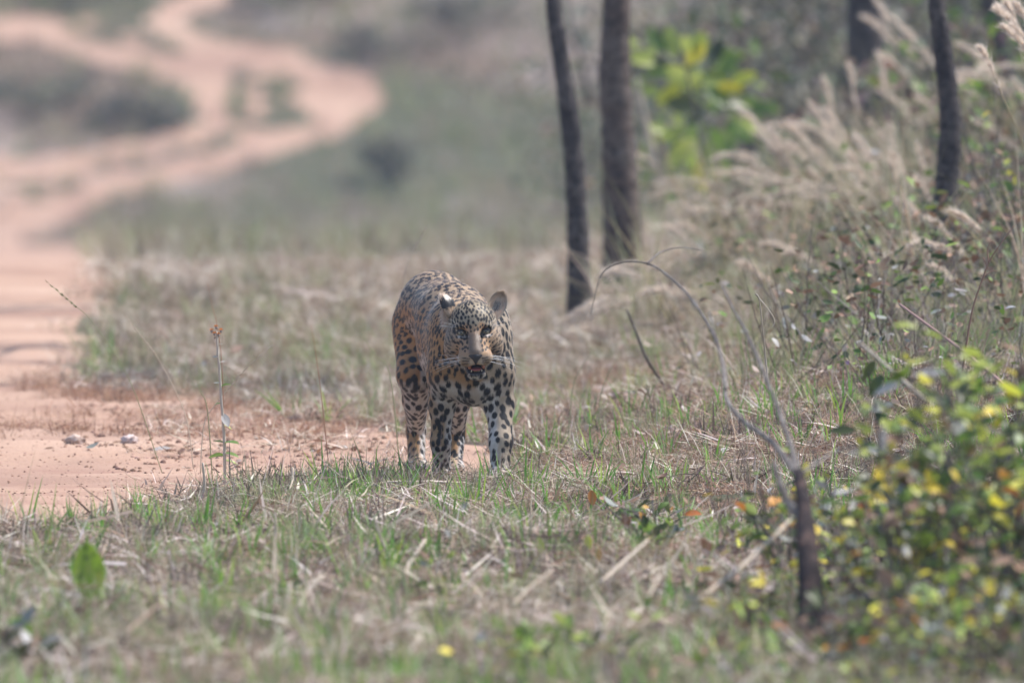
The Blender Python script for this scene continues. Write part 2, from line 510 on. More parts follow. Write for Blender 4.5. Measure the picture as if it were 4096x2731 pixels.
put('olive_grass_tufts', c_olive, sample(-14, 13, 26, keep=prob(lambda x, y: edge_soft(x, y) * (.2 + .5 * gp(x, y + 5)))), .5, 1.1, .15, 'dull olive grass tufts mixed into the dry straw', 'grass')
put('thin_grass_stalks', c_thin, sample(-13, 12, 5.0, keep=prob(lambda x, y: edge_soft(x, y) * .8)), .5, 1.2, .15, 'thin brown and green grass stalks standing above the straw', 'grass')
put('fallen_leaf_litter', c_leaves, sample(-14, 12, 26, keep=prob(lambda x, y: edge_soft(x, y) * (.10 + .9 * S(x, -.1, .9)) * (.25 + .9 * patch(x + 9, y)))), .6, 1.5, .2, 'small curled brown and grey dead leaves lying in the grass', 'leaf litter')
P = sample(-2.2, -.35, 60, xr=(-.75, -.1), keep=prob(lambda x, y: .5 + 0 * x))
put('paw_grass', c_green, P, .35, .85, .2, 'green blades standing in front of the paws of the leopard', 'grass')
c_bigleaf = variants('big_dead_leaves', [leafpile(6, .12, BROWN, (.04, .085)) for _ in range(6)], leaf_litter_m)
P = sample(-12, -5, 30, xr=(.3, 1.2), keep=prob(lambda x, y: S(n2(x, y, .6, 61), .35, .6) * .9))
put('brown_leaf_heap', c_bigleaf, P, .6, 1.2, .4, 'heap of curled brown leaves round the foot of the dead sapling', 'leaf litter')
c_gap = variants('old_litter', [litter_patch(46, .12, .25, (.03, .12), [(.09, .065, .05), (.14, .10, .08), (.06, .045, .04), (.20, .15, .12)], (.003, .008)) for _ in range(5)], straw_m)  # shade between the straw, put in as near-black litter
put('dark_gap_litter', c_gap, sample(-14, 4, 26, keep=prob(lambda x, y: edge_soft(x, y) * (1 - patch(x, y)) * .9)), .6, 1.3, .2, 'near-black litter that puts in the shade of the gaps between the straw', 'dead grass')
# mid distance up to the crest
put('crest_litter', c_litter, sample(11, 27, 22, keep=prob(lambda x, y: edge_soft(x, y) * .9)), 1.0, 1.8, .1, 'pale flattened grass on the crest behind the leopard', 'dry grass')
put('crest_grass', c_dry, sample(11, 27, 20, keep=prob(lambda x, y: edge_soft(x, y) * .9)), .7, 1.3, .2, 'tan grass tufts on the low crest behind the leopard', 'dry grass')
put('crest_green_grass', c_olive, sample(10, 27, 9, keep=prob(lambda x, y: edge_soft(x, y) * S(n2(x, y, 1.6, 41), .35, .65))), .7, 1.4, .2, 'grey green grass on the low crest behind the leopard', 'grass')
# right bank: taller growth
rb = lambda x, y: edge_soft(x, y) * S(x, .5, 1.6)
put('slope_grass', c_dry, sample(27, 144, 5, 1.2, keep=prob(lambda x, y: off(x, y) * .9)), 1.2, 2.6, .2, 'pale grass on the long slope falling away behind the crest', 'dry grass')
put('slope_green_grass', c_olive, sample(24, 144, 2.2, 1.2, keep=prob(lambda x, y: off(x, y) * S(n2(x, y, 5, 51), .4, .6))), 1.2, 2.6, .2, 'grey green grass on the long slope behind the crest', 'grass')
put('bank_grass', c_olive, sample(3, 26, 22, keep=prob(rb)), .9, 1.8, .25, 'tall olive grass covering the bank under the trees', 'grass')
put('bank_dry_grass', c_dry, sample(3, 26, 16, keep=prob(rb)), .9, 1.9, .3, 'tall bleached grass covering the bank under the trees', 'dry grass')
# far hillside
put('hillside_grass', c_olive, sample(144, 166, 9, 1.5, keep=prob(lambda x, y: off(x, y) * (.15 + .75 * S(n2(x, y, 2.2, 31), .38, .62)))), 1.2, 3.0, .2, 'blurred grey green grass on the far hillside round the winding track', 'grass')
put('hillside_dry_grass', c_dry, sample(144, 166, 11, 1.5, keep=prob(lambda x, y: .08 + .92 * off(x, y))), 1.2, 2.6, .2, 'blurred pale grass on the far hillside', 'dry grass')

# clods and pebbles on the near track
def pebble(r, c, n=1):
    mb = MB()
    import bmesh
    bm = bmesh.new(); bmesh.ops.create_icosphere(bm, subdivisions=n, radius=r)
    for v in bm.verts: v.co *= 1 + rnd.uniform(-.28, .28); v.co.z *= .65
    mb.add([v.co.copy() for v in bm.verts], [tuple(v.index for v in f.verts) for f in bm.faces], c); bm.free()
    return mb
stone_m = mat('laterite_stone', rough=.9, spec=.2, attr=True, noise=[(40, (.10, .06, .045), .5, .7)], bump=.5, bscale=90)
c_peb = variants('pebble', [pebble(.006, jit(c)) for c in [(.34, .19, .13), (.22, .12, .085), (.28, .16, .11), (.18, .10, .08), (.44, .30, .22)]], stone_m)
P = sample(-6, 12, 170, keep=lambda x, y: track_mask(x, y))
put('track_pebbles', c_peb, P, .25, 1.0, .3, 'small reddish brown pebbles and clods scattered over the dirt track', 'pebbles')
# brown leaf and clod band crossing the track left of the leopard
P = sample(1.0, 7.0, 150, keep=prob(lambda x, y: (x > -1.6) * (x < -.4) * S(n2(x, y, .5, 91), .3, .5) * .8))
put('track_clods', c_peb, P, .5, 2.4, .3, 'reddish clods and crumbs in the middle of the dirt track', 'clods')
P = sample(1.2, 7.0, 10, keep=prob(lambda x, y: (x > -1.4) * (x < -.5) * S(n2(x, y, .8, 71), .35, .6)))
put('track_leaf_litter', c_leaves, P, .3, 1.2, .3, 'brown leaf litter lying along the middle of the dirt track', 'leaf litter')
P = sample(3, 10, 26, keep=prob(lambda x, y: (x > -1.9) * (x < .6) * S(n2(x, y, .5, 81), .3, .55)))
put('rust_litter', c_rust, P, .6, 1.2, .1, 'reddish brown dead grass at the edge of the grass left of the leopard', 'dry grass')
P = sample(2.0, 8.0, 16, keep=prob(lambda x, y: (x > -1.3) * (x < -.3) * .8))
put('track_straw', c_litter, P, .5, 1.0, .1, 'thin straw lying along the middle of the dirt track', 'dry grass')
# ------------------------------------------------------------------ the leopard
H = U(1893, 1345, -0.17)
HR = Euler((0, math.radians(-2.8), math.radians(2.5))).to_matrix()   # roll, slight yaw
HRn = np.array(HR)
Hn = np.array(H)
def hp(u, v, w):
    """head frame in mm: u right in the picture, v towards the camera, w up"""
    return H + HR @ Vector((u / 1000, -v / 1000, w / 1000))
def to_head(P):
    q = (P - Hn) @ HRn * 1000
    return q[:, 0], -q[:, 1], q[:, 2]

GH = 0.003
lo = np.array([-.42, -.34, -.02]); hi = np.array([.06, 1.12, .70])
dims = np.ceil((hi - lo) / GH).astype(int)
vol = np.full(dims, 0.5, np.float32)
def block(c0, c1):
    a = np.maximum(np.floor((np.minimum(c0, c1) - lo) / GH).astype(int), 0)
    b = np.minimum(np.ceil((np.maximum(c0, c1) - lo) / GH).astype(int) + 1, dims)
    sl = tuple(slice(a[i], b[i]) for i in range(3))
    ax = [(lo[i] + np.arange(a[i], b[i]) * GH).astype(np.float32) for i in range(3)]
    return sl, np.meshgrid(*ax, indexing='ij')
def smin(a, b, k):
    h = np.maximum(k - np.abs(a - b), 0) / k
    return np.minimum(a, b) - h * h * k * .25
def smax(a, b, k): return -smin(-a, -b, k)
def cone(a, b, ra, rb, k=.03):
    a = np.array(a); b = np.array(b); m = max(ra, rb) + k + .02
    sl, (X, Y, Z) = block(np.minimum(a, b) - m, np.maximum(a, b) + m)
    ab = b - a; L2 = float(ab @ ab)
    t = np.clip(((X - a[0]) * ab[0] + (Y - a[1]) * ab[1] + (Z - a[2]) * ab[2]) / L2, 0, 1)
    d = np.sqrt((X - a[0] - t * ab[0]) ** 2 + (Y - a[1] - t * ab[1]) ** 2 + (Z - a[2] - t * ab[2]) ** 2) - (ra + (rb - ra) * t)
    vol[sl] = smin(vol[sl], d.astype(np.float32), k)
def ell(c, r, k=.03, rot=(0, 0, 0), cut=False, head=False):
    c = np.array(c); r = np.array(r); m = max(r) + k + .02
    sl, (X, Y, Z) = block(c - m, c + m)
    R = np.array(Euler(rot).to_matrix())
    if head: R = HRn @ R
    p = [(X - c[0]) * R[0, i] + (Y - c[1]) * R[1, i] + (Z - c[2]) * R[2, i] for i in range(3)]
    k0 = np.sqrt(sum((p[i] / r[i]) ** 2 for i in range(3))); k1 = np.sqrt(sum((p[i] / r[i] ** 2) ** 2 for i in range(3))) + 1e-6
    d = (k0 * (k0 - 1) / k1).astype(np.float32)
    vol[sl] = smax(vol[sl], -d, k) if cut else smin(vol[sl], d, k)
# torso
ell(U(1732, 1226, .72), (.104, .17, .113), .05)                       # pelvis
ell(U(1700, 1330, .74), (.085, .13, .16), .05, (0, .06, 0))           # left haunch mass
ell(U(1770, 1300, .72), (.085, .13, .14), .05)
cone(U(1740, 1222, .66), U(1800, 1262, .36), .098, .108, .06)         # loin and back
ell(U(1838, 1335, .28), (.122, .26, .145), .06)                       # ribs
ell(U(1800, 1400, .42), (.105, .26, .125), .06)                       # belly
ell(U(1888, 1430, .10), (.118, .15, .150), .05)                       # chest
ell(U(1900, 1520, .04), (.075, .085, .080), .05)                      # breast
for sx, px in ((-1, 1785), (1, 1980)):
    ell(U(px, 1370, .10), (.052, .11, .135), .05, (0, .07 * sx, 0))   # shoulder blades
    ell(U(px + 4 * sx, 1480, .05), (.052, .08, .085), .04)            # upper arm
cone(U(1885, 1350, .12), hp(0, -40, 5), .098, .080, .05)              # neck
# fore legs
cone(U(1990, 1500, .05), U(1997, 1620, .06), .052, .046, .03)
cone(U(1997, 1620, .06), U(2004, 1770, -.02), .045, .036, .03)
cone(U(2004, 1770, -.02), U(2000, 1880, -.05), .0365, .033, .02)
cone(U(1772, 1500, .07), U(1768, 1620, .12), .050, .040, .03)
cone(U(1768, 1620, .12), U(1763, 1770, .13), .038, .031, .03)
cone(U(1763, 1770, .13), U(1768, 1880, .20), .031, .029, .02)
# hind legs
cone(U(1672, 1300, .74), U(1662, 1500, .62), .085, .058, .04)
cone(U(1662, 1500, .62), U(1664, 1600, .72), .056, .044, .03)
cone(U(1664, 1600, .72), U(1664, 1720, .92), .042, .029, .02)
cone(U(1664, 1720, .92), U(1667, 1855, .84), .031, .028, .02)
cone(U(1790, 1320, .70), U(1822, 1490, .52), .080, .054, .04)
cone(U(1822, 1490, .52), U(1832, 1610, .58), .052, .038, .03)
cone(U(1832, 1610, .58), U(1828, 1730, .74), .036, .026, .02)
cone(U(1828, 1730, .74), U(1818, 1858, .66), .028, .025, .02)
def paw(px, Y, s=1.0):
    x = (px - 2048) / F * (Y + D0)
    z = tz(x, Y) + .022
    ell((x, Y - .01, z), (.040 * s, .052 * s, .026), .02)
    for k in (-1.5, -.5, .5, 1.5):
        ell((x + k * .019 * s, Y - .052 * s + abs(k) * .007, z - .006), (.0125 * s, .022 * s, .016), .006)
paw(2000, -.07, 1.12); paw(1768, .20, .95); paw(1669, .82, .92); paw(1815, .64, .9)
# tail
tl = curve([U(1735, 1180, .86), U(1745, 1230, .95), U(1755, 1450, 1.0), U(1760, 1650, .98), U(1762, 1760, 1.02)], 4)
for i in range(len(tl) - 1): cone(tl[i], tl[i + 1], .030 - .0006 * i, .030 - .0006 * (i + 1), .02)
# head
def he(u, v, w, ru, rv, rw, k=.014, rot=(0, 0, 0), cut=False):
    ell(hp(u, v, w), (ru / 1000, rv / 1000, rw / 1000), k, rot, cut, True)
def hc(a, b, ra, rb, k=.014): cone(hp(*a), hp(*b), ra / 1000, rb / 1000, k)
he(0, -12, 42, 79, 88, 72, .02)             # cranium
he(0, 16, 56, 60, 52, 54, .03)              # forehead
for s in (-1, 1):
    he(s * 42, 14, -4, 44, 52, 46, .02, (0, s * .35, 0))       # cheek bones
    he(s * 54, -10, -34, 40, 48, 48, .03, (0, -s * .3, 0))     # jaw muscles and ruff
    he(s * 38, 47, 34, 21, 18, 12, .014, (0, s * -.25, s * .35))  # brow
    he(s * 29, 78, -71, 27, 27, 23, .016)                       # whisker pads
    he(s * 13, 96, -82, 15, 17, 15, .008)
hc((0, 50, 26), (0, 97, -50), 28, 25, .02)           # bridge of the nose
he(0, 100, -60, 24, 18, 15, .010)
for s in (-1, 1):
    hc((s * 24, 38, 2), (s * 24, 74, -58), 24, 24, .022)     # sides of the muzzle
hc((0, 20, -70), (0, 60, -112), 44, 28, .02)          # lower jaw
he(3, 66, -119, 28, 24, 15, .012)                     # chin
for s in (-1, 1):
    he(s * 41, 66, 18, 17, 15, 13, .008, (0, s * -.12, s * .4), cut=True)      # eye sockets
    he(s * 26, 74, 3, 7, 10, 10, .010, cut=True)
he(2, 92, -104, 30, 46, 13, .006, cut=True)           # open mouth
he(0, 124, -68, 20, 8, 9, .004, cut=True)

def surface_nets(vol):
    ins = vol < 0
    c = np.zeros(tuple(np.array(vol.shape) - 1), np.uint8)
    for a in (0, 1):
        for b in (0, 1):
            for d in (0, 1):
                c += ins[a:vol.shape[0] - 1 + a, b:vol.shape[1] - 1 + b, d:vol.shape[2] - 1 + d]
    act = (c > 0) & (c < 8)
    idx = np.argwhere(act)
    num = np.full(act.shape, -1, np.int32); num[act] = np.arange(len(idx))
    acc = np.zeros((len(idx), 3)); cnt = np.zeros(len(idx))
    corners = [(a, b, d) for a in (0, 1) for b in (0, 1) for d in (0, 1)]
    for p in corners:
        for ax in range(3):
            if p[ax]: continue
            q = list(p); q[ax] = 1
            va = vol[tuple((idx + p).T)]; vb = vol[tuple((idx + q).T)]
            k = (va < 0) != (vb < 0)
            t = np.where(k, va / np.where(va == vb, 1, va - vb), 0)
            pos = np.tile(np.array(p, float), (len(idx), 1)); pos[:, ax] += t
            acc[k] += pos[k]; cnt[k] += 1
    V = lo + (idx + acc / cnt[:, None]) * GH
    out = []
    for ax in range(3):
        o1, o2 = [(1, 2), (2, 0), (0, 1)][ax]
        sh = [slice(None)] * 3; s2 = [slice(None)] * 3
        sh[ax] = slice(0, -1); s2[ax] = slice(1, None)
        A = ins[tuple(sh)]; B = ins[tuple(s2)]
        e = np.argwhere(A != B)
        e = e[(e[:, o1] > 0) & (e[:, o2] > 0) & (e[:, o1] < vol.shape[o1] - 1) & (e[:, o2] < vol.shape[o2] - 1)]
        d1 = np.zeros(3, int); d1[o1] = 1; d2 = np.zeros(3, int); d2[o2] = 1
        q = np.stack([num[tuple((e - d1 - d2).T)], num[tuple((e - d2).T)], num[tuple(e.T)], num[tuple((e - d1).T)]], 1)
        fl = ~A[tuple(e.T)]
        q[fl] = q[fl][:, ::-1]
        out.append(q)
    return V, np.concatenate(out)
LV, LF = surface_nets(vol)
gr = np.gradient(vol, GH)
gi_ = np.clip(np.round((LV - lo) / GH).astype(int), 0, dims - 1)
LN = np.stack([g_[tuple(gi_.T)] for g_ in gr], 1)
LN /= np.linalg.norm(LN, axis=1, keepdims=True) + 1e-9
del gr

def flow(P, N):
    """direction the fur lies"""
    u, v, w = to_head(P)
    hm = S(-P[:, 1], .02, .09)[:, None] * S(w, -150, -120)[:, None]
    body = np.stack([np.full(len(P), .05), np.full(len(P), 1.0), np.full(len(P), -.55)], 1)
    legm = S(-P[:, 2], -.36, -.26)[:, None]
    body = body * (1 - legm) + np.array([0, .12, -1.0]) * legm
    chest = S(-P[:, 1], -.14, 0)[:, None]
    body = body * (1 - chest) + np.array([0, .1, -1.0]) * chest
    hd = np.stack([u / 60, np.full(len(P), .35), (w + 75) / 60], 1) @ HRn.T
    low = S(-w, 60, 90)[:, None]
    hd = hd * (1 - low) + np.array([0, .4, -1.0]) * low
    f = body * (1 - hm) + hd * hm
    f = f - N * (f * N).sum(1, keepdims=True)
    return f / (np.linalg.norm(f, axis=1, keepdims=True) + 1e-6)

# spots: (centre, long axis, short axis, normal, ra, rb, colour, strength)
def region(P):
    """spacing between spots"""
    u, v, w = to_head(P)
    head = (P[:, 1] < -.06) & (w > -95)
    fore = head & (w > 28) & (v > -40)
    px, py = project(P[:, 0], P[:, 1], P[:, 2])
    s = np.full(len(P), .027)
    s = np.where(P[:, 2] < .36, .0250, s)
    s = np.where(P[:, 2] < .20, .0215, s)
    s = np.where(P[:, 2] < .08, .0165, s)
    s = np.where((P[:, 1] < .25) & (P[:, 2] > .36) & (px < 1890), .0165, s)    # left side of neck and chest: small spots
    s = np.where((P[:, 1] > .25) & (P[:, 2] > .5), .0255, s)
    s = np.where((P[:, 1] > .5) & (P[:, 2] < .56) & (P[:, 2] > .3), .0225, s)
    s = np.where(head, .0112, s)
    s = np.where(fore, .0100, s)
    return s, head, fore
cand = nr.permutation(len(LV))[:60000]
CPs = LV[cand]; CNs = LN[cand]
csp, chead, cfore = region(CPs)
cu, cv, cw = to_head(CPs)
acc_p = np.zeros((6000, 3)); acc_s = np.zeros(6000); acc_i = []
na_ = 0
skip = (chead & (np.abs(cu) < 20) & (cw < 14) & (cv > 50)) | (chead & (cw < -45) & (np.abs(cu) < 60) & (cv > 40))
px_, py_ = project(CPs[:, 0], CPs[:, 1], CPs[:, 2])
skip |= ((px_ - 1902) ** 2 / 26 ** 2 + (py_ - 1570) ** 2 / 34 ** 2 < 1) & (CPs[:, 1] < .3)     # plain breast
skip |= chead & (cw < -96) & (cv > 20)
skip |= (CNs[:, 2] < -.6) & (nr.random(len(CPs)) < .5)
for i in range(len(CPs)):
    if skip[i]: continue
    if na_:
        d2 = ((acc_p[:na_] - CPs[i]) ** 2).sum(1)
        if (d2 < (.5 * (acc_s[:na_] + csp[i])) ** 2).any(): continue
    acc_p[na_] = CPs[i]; acc_s[na_] = csp[i]; acc_i.append(i); na_ += 1
acc_i = np.array(acc_i)
SPt = CPs[acc_i]; SNn = CNs[acc_i]; SF = flow(SPt, SNn); SSp = csp[acc_i]; SH = chead[acc_i]; SFo = cfore[acc_i]
spots = []
BLACK = np.array((.012, .011, .012))
for i in range(na_):
    p, n_, f_, sp = SPt[i], SNn[i], SF[i], SSp[i]
    if SFo[i]: ra, rb = sp * .64, sp * .43
    elif SH[i]: ra, rb = sp * .58, sp * .39
    elif p[2] < .36: ra, rb = sp * .58, sp * .43
    else: ra, rb = sp * .58, sp * .42
    k = rnd.uniform(.78, 1.25)
    th = rnd.uniform(-.5, .5)
    if SFo[i]: th = rnd.uniform(-.25, .25)
    b_ = np.cross(n_, f_)
    f2 = f_ * math.cos(th) + b_ * math.sin(th)
    b2 = np.cross(n_, f2)
    if not SH[i] and p[2] > .46 and p[1] > .12:
        # rosette on the back and flank: broken ring of blotches round a darker centre
        spots.append((p, f2, b2, n_, sp * .46 * k, sp * .40 * k, np.array((.15, .075, .035)), .75))
        m = rnd.choice((3, 4, 4)); a0 = rnd.uniform(0, 6.28)
        for q in range(m):
            a = a0 + q * 6.283 / m
            c = p + f2 * math.cos(a) * sp * .33 * k + b2 * math.sin(a) * sp * .29 * k
            spots.append((c, f2, b2, n_, sp * rnd.uniform(.26, .36), sp * rnd.uniform(.20, .27), BLACK, 1.0))
    else:
        spots.append((p, f2, b2, n_, ra * k, rb * k, BLACK, .95 if SH[i] and not SFo[i] else 1.0))
print('spots', len(spots))

TAN = np.array((.40, .205, .078)); GOLD = np.array((.43, .255, .112)); CREAM = np.array((.50, .41, .31)); WHITE = np.array((.64, .61, .58)); GREY = np.array((.125, .100, .082))
def mixc(c, d, w): return c * (1 - w[:, None]) + d * w[:, None]
def coat(P, N):
    u, v, w = to_head(P)
    px, py = project(P[:, 0], P[:, 1], P[:, 2])
    nz = vnoise(P, .022) - .5
    c = np.tile(TAN, (len(P), 1)) * (1 + .25 * (vnoise(P, .06) - .5))[:, None]
    front = S(-P[:, 1], -.30, -.05)
    c = mixc(c, GOLD, front * .7)
    c = mixc(c, np.array((.40, .30, .20)), S(P[:, 2], .53, .61) * .85)
    # lit right shoulder and fore leg painted paler; white inner legs and belly
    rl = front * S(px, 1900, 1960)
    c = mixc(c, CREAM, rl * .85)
    legs = S(-P[:, 2], -.36, -.24)
    c = mixc(c, GOLD, legs * .5 * (1 - front)); 
    c = mixc(c, CREAM, legs * front * .35)
    c = mixc(c, WHITE, S(-N[:, 2], .15, .6) * (P[:, 1] > -.1))
    inner = legs * S(-N[:, 0], .05, .6) * (px > 1930) + legs * S(N[:, 0], .15, .7) * (px < 1860)
    c = mixc(c, WHITE, np.clip(inner, 0, 1))
    c = mixc(c, WHITE, S(-P[:, 2], -.10, -.03) * .35)
    c = mixc(c, WHITE, S(1 - ((px - 1945) ** 2 / 60 ** 2 + (py - 1580) ** 2 / 70 ** 2), 0, .6) * front)
    c = mixc(c, np.array((.36, .21, .12)), S(1 - ((px - 1890) ** 2 / 42 ** 2 + (py - 1572) ** 2 / 55 ** 2), 0, 1.0) * front * .28)
    c = mixc(c, WHITE * .9, S(1 - ((px - 1708) ** 2 / 34 ** 2 + (py - 1560) ** 2 / 260 ** 2), 0, .6) * (P[:, 1] > .2) * .85)
    # face
    hm = S(-P[:, 1], .05, .10) * (w > -150)
    face = np.tile(np.array((.40, .25, .14)), (len(P), 1))
    face = mixc(face, np.array((.36, .29, .20)), S(w, 25, 50))
    face = mixc(face, np.array((.50, .28, .14)), S(1 - ((np.abs(u) - 26) ** 2 / 14 ** 2 + (w - 32) ** 2 / 18 ** 2), 0, .6) * .8)
    br = S(-np.abs(u), -28, -15) * S(-w, -30, 0) * S(w, -78, -64) * S(v, 40, 60)
    face = mixc(face, GREY, br * .8)
    face = mixc(face, WHITE * .9, S(1 - ((np.abs(u) - 40) ** 2 / 26 ** 2 + (w - 2) ** 2 / 6 ** 2), 0, .5) * .6)
    face = mixc(face, CREAM, S(1 - ((np.abs(u) - 62) ** 2 / 22 ** 2 + (w - 34) ** 2 / 16 ** 2), 0, .6) * .8)
    face = mixc(face, CREAM * .95, S(np.abs(u), 52, 75) * .6)
    face = mixc(face, CREAM * .75, S(v, 50, 70) * S(-w, 52, 66) * (1 - br) * .55)
    face = mixc(face, WHITE, S(-w, 116, 124))
    c = mixc(c, face, hm)
    # black marks of the coat
    k = np.zeros(len(P)); kc = c.copy()
    order = np.argsort(P[:, 2]); zs = P[order, 2]
    for (sp, f_, b_, n_, ra, rb, colr, st) in spots:
        r = max(ra, rb) * 1.35
        i0, i1 = np.searchsorted(zs, (sp[2] - r, sp[2] + r))
        ix = order[i0:i1]
        d = P[ix] - sp
        kk = (np.abs(d[:, 0]) < r) & (np.abs(d[:, 1]) < r)
        ix = ix[kk]; d = d[kk]
        if not len(ix): continue
        q = np.sqrt((d @ f_ / ra) ** 2 + (d @ b_ / rb) ** 2 + (d @ n_ / (ra * 1.6)) ** 2) + nz[ix] * .45
        m = S(-q, -1.12, -.82) * st
        kc[ix] = kc[ix] * (1 - m[:, None]) + colr * m[:, None]
    c = kc
    # face marks: eye rims, tear lines, lips, whisker rows
    def mark(m, col=BLACK):
        nonlocal c
        c = mixc(c, col, np.clip(m, 0, 1) * hm)
    au = np.abs(u)
    e = ((au - 41) / 15.5) ** 2 + ((w - 17) / 10.8) ** 2
    mark(S(-e, -1.15, -.85) * (v > 30))
    tear = np.abs(au - (25 - (12 - w) * .02)) 
    mark(S(-tear, -5.5, -3) * S(w, -14, -4) * S(-w, -16, -10) * (v > 40) * .8)
    mark(S(-np.abs(w - (28 + (au - 50) * .2)), -3.0, -1.4) * S(au, 44, 50) * S(-au, -66, -58) * .9 * (v > 10))
    for kx, (wa, sl_) in enumerate(((-68, .14), (-76, .05), (-84, -.05))):
        mark(S(-np.abs(w - (wa + (au - 30) * -sl_ * -1) - nz * 5), -2.8, -1.4) * S(au, 17, 23) * S(-au, -48, -40) * (v > 40) * .8)
    lip = ((u - 2) / 37) ** 2 + ((w + 105) / 18.5) ** 2
    mark(S(-lip, -1.12, -.9) * (w < -97) * (v > 30), np.array((.018, .014, .014)))
    lip2 = ((u - 2) / 32) ** 2 + ((w + 104) / 14) ** 2
    mark(S(-lip2, -1.1, -.9) * (v > 0), np.array((.03, .014, .014)))
    mark(S(-np.abs(u), -2.6, -1.2) * S(-w, 84, 88) * S(w, -97, -93) * (v > 80))
    return c

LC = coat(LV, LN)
fur_m = mat('leopard_coat', rough=.62, spec=.35, attr=True, bump=.35, bscale=320)
hair_m = mat('leopard_fur', rough=.42, spec=.55, attr=True, trans=.2)
hp_ = hair_m.node_tree.nodes['Principled BSDF']; hp_.inputs['Sheen Weight'].default_value = .10; hp_.inputs['Sheen Roughness'].default_value = .35; hp_.inputs['Sheen Tint'].default_value = (.85, .9, 1, 1)
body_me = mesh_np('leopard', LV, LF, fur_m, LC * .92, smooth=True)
root = bpy.data.objects.new('leopard', None); COL.objects.link(root)
root.location = (-.17, .3, 0)
tag(root, 'spotted leopard walking towards the camera with its mouth slightly open and head low', 'leopard')
bpy.context.view_layer.update()
def part(name, me, parent=root, loc=(0, 0, 0), rot=None, scale=None):
    o = obj(name, me, None, loc, rot, scale)
    o.parent = parent
    o.matrix_parent_inverse = parent.matrix_world.inverted()
    return o
part('body', body_me)

def build_fur(Vx, Fq, Nx, colf, n, lenf, name, parent, wid=.0013, lift=.32, keepf=None):
    a = Vx[Fq[:, 0]]; b = Vx[Fq[:, 1]]; c = Vx[Fq[:, 2]]; d = Vx[Fq[:, 3]]
    ar = np.linalg.norm(np.cross(b - a, c - a), axis=1) + np.linalg.norm(np.cross(c - a, d - a), axis=1)
    wgt = ar.copy()
    cen = (a + b + c + d) / 4
    wgt = wgt * (1 + 2.2 * (cen[:, 1] < -.05) * (cen[:, 2] > .3))
    pk = nr.choice(len(Fq), n, p=wgt / wgt.sum())
    s, t = nr.random(n)[:, None], nr.random(n)[:, None]
    P = (a[pk] * (1 - s) + b[pk] * s) * (1 - t) + (d[pk] * (1 - s) + c[pk] * s) * t
    N = Nx[Fq[pk, 0]] * (1 - s) * (1 - t) + Nx[Fq[pk, 1]] * s * (1 - t) + Nx[Fq[pk, 2]] * s * t + Nx[Fq[pk, 3]] * (1 - s) * t
    N /= np.linalg.norm(N, axis=1, keepdims=True) + 1e-9
    f = flow(P, N)
    L, kp = lenf(P, N)
    P, N, f, L = P[kp], N[kp], f[kp], L[kp]; n = len(P)
    C = colf(P, N) * (1 + nr.normal(0, .10, n))[:, None]
    f = f + nr.normal(0, .22, (n, 3)); f -= N * (f * N).sum(1, keepdims=True); f /= np.linalg.norm(f, axis=1, keepdims=True)
    lf = np.clip(.0026 / L, .12, .42) * (1 + nr.normal(0, .35, n))
    dr = f + N * lf[:, None]
    dr /= np.linalg.norm(dr, axis=1, keepdims=True)
    sd_ = np.cross(N, dr); sd_ /= np.linalg.norm(sd_, axis=1, keepdims=True)
    L = L * nr.uniform(.7, 1.2, n)
    w = wid * nr.uniform(.7, 1.3, n)
    P = P - N * .0008
    V = np.stack([P + sd_ * w[:, None] / 2, P - sd_ * w[:, None] / 2, P + dr * L[:, None]], 1).reshape(-1, 3)
    me = mesh_np(name, V, np.arange(3 * n).reshape(-1, 3), hair_m, np.repeat(np.clip(C, .005, 1), 3, axis=0), smooth=True)
    nn = N + dr * .25 + nr.normal(0, .14, (n, 3)); nn /= np.linalg.norm(nn, axis=1, keepdims=True)
    me.normals_split_custom_set_from_vertices(np.repeat(nn, 3, axis=0).astype(np.float32))
    o = part(name, me, parent); o['kind'] = 'stuff'
    return o
def furlen(P, N):
    u, v, w = to_head(P)
    L = np.full(len(P), .0085)
    hm = (P[:, 1] < -.07) & (w > -150)
    L = np.where(hm, .008, L)
    L = np.where(hm & (v > 45), .0042, L)
    L = np.where(hm & (np.abs(u) > 62) & (w < 30), .013, L)
    L = np.where(hm & (w < -118), .011, L)
    L = np.where((N[:, 2] < -.3) & ~hm, .016, L)
    L = np.where((P[:, 2] < .28) & ~hm, .008, L)
    L = np.where((P[:, 1] < .2) & (P[:, 2] > .3) & (P[:, 2] < .42) & ~hm, .011, L)
    au = np.abs(u)
    eye = ((au - 41) / 15) ** 2 + ((w - 17) / 10.5) ** 2 < 1
    mouth = ((u - 2) / 33) ** 2 + ((w + 105) / 15) ** 2 < 1
    nose = (au < 22) & (w < -52) & (w > -92) & (v > 96)
    return L, ~(hm & (v > 20) & (eye | mouth | nose))
build_fur(LV, LF, LN, coat, 420000, furlen, 'fur', root)

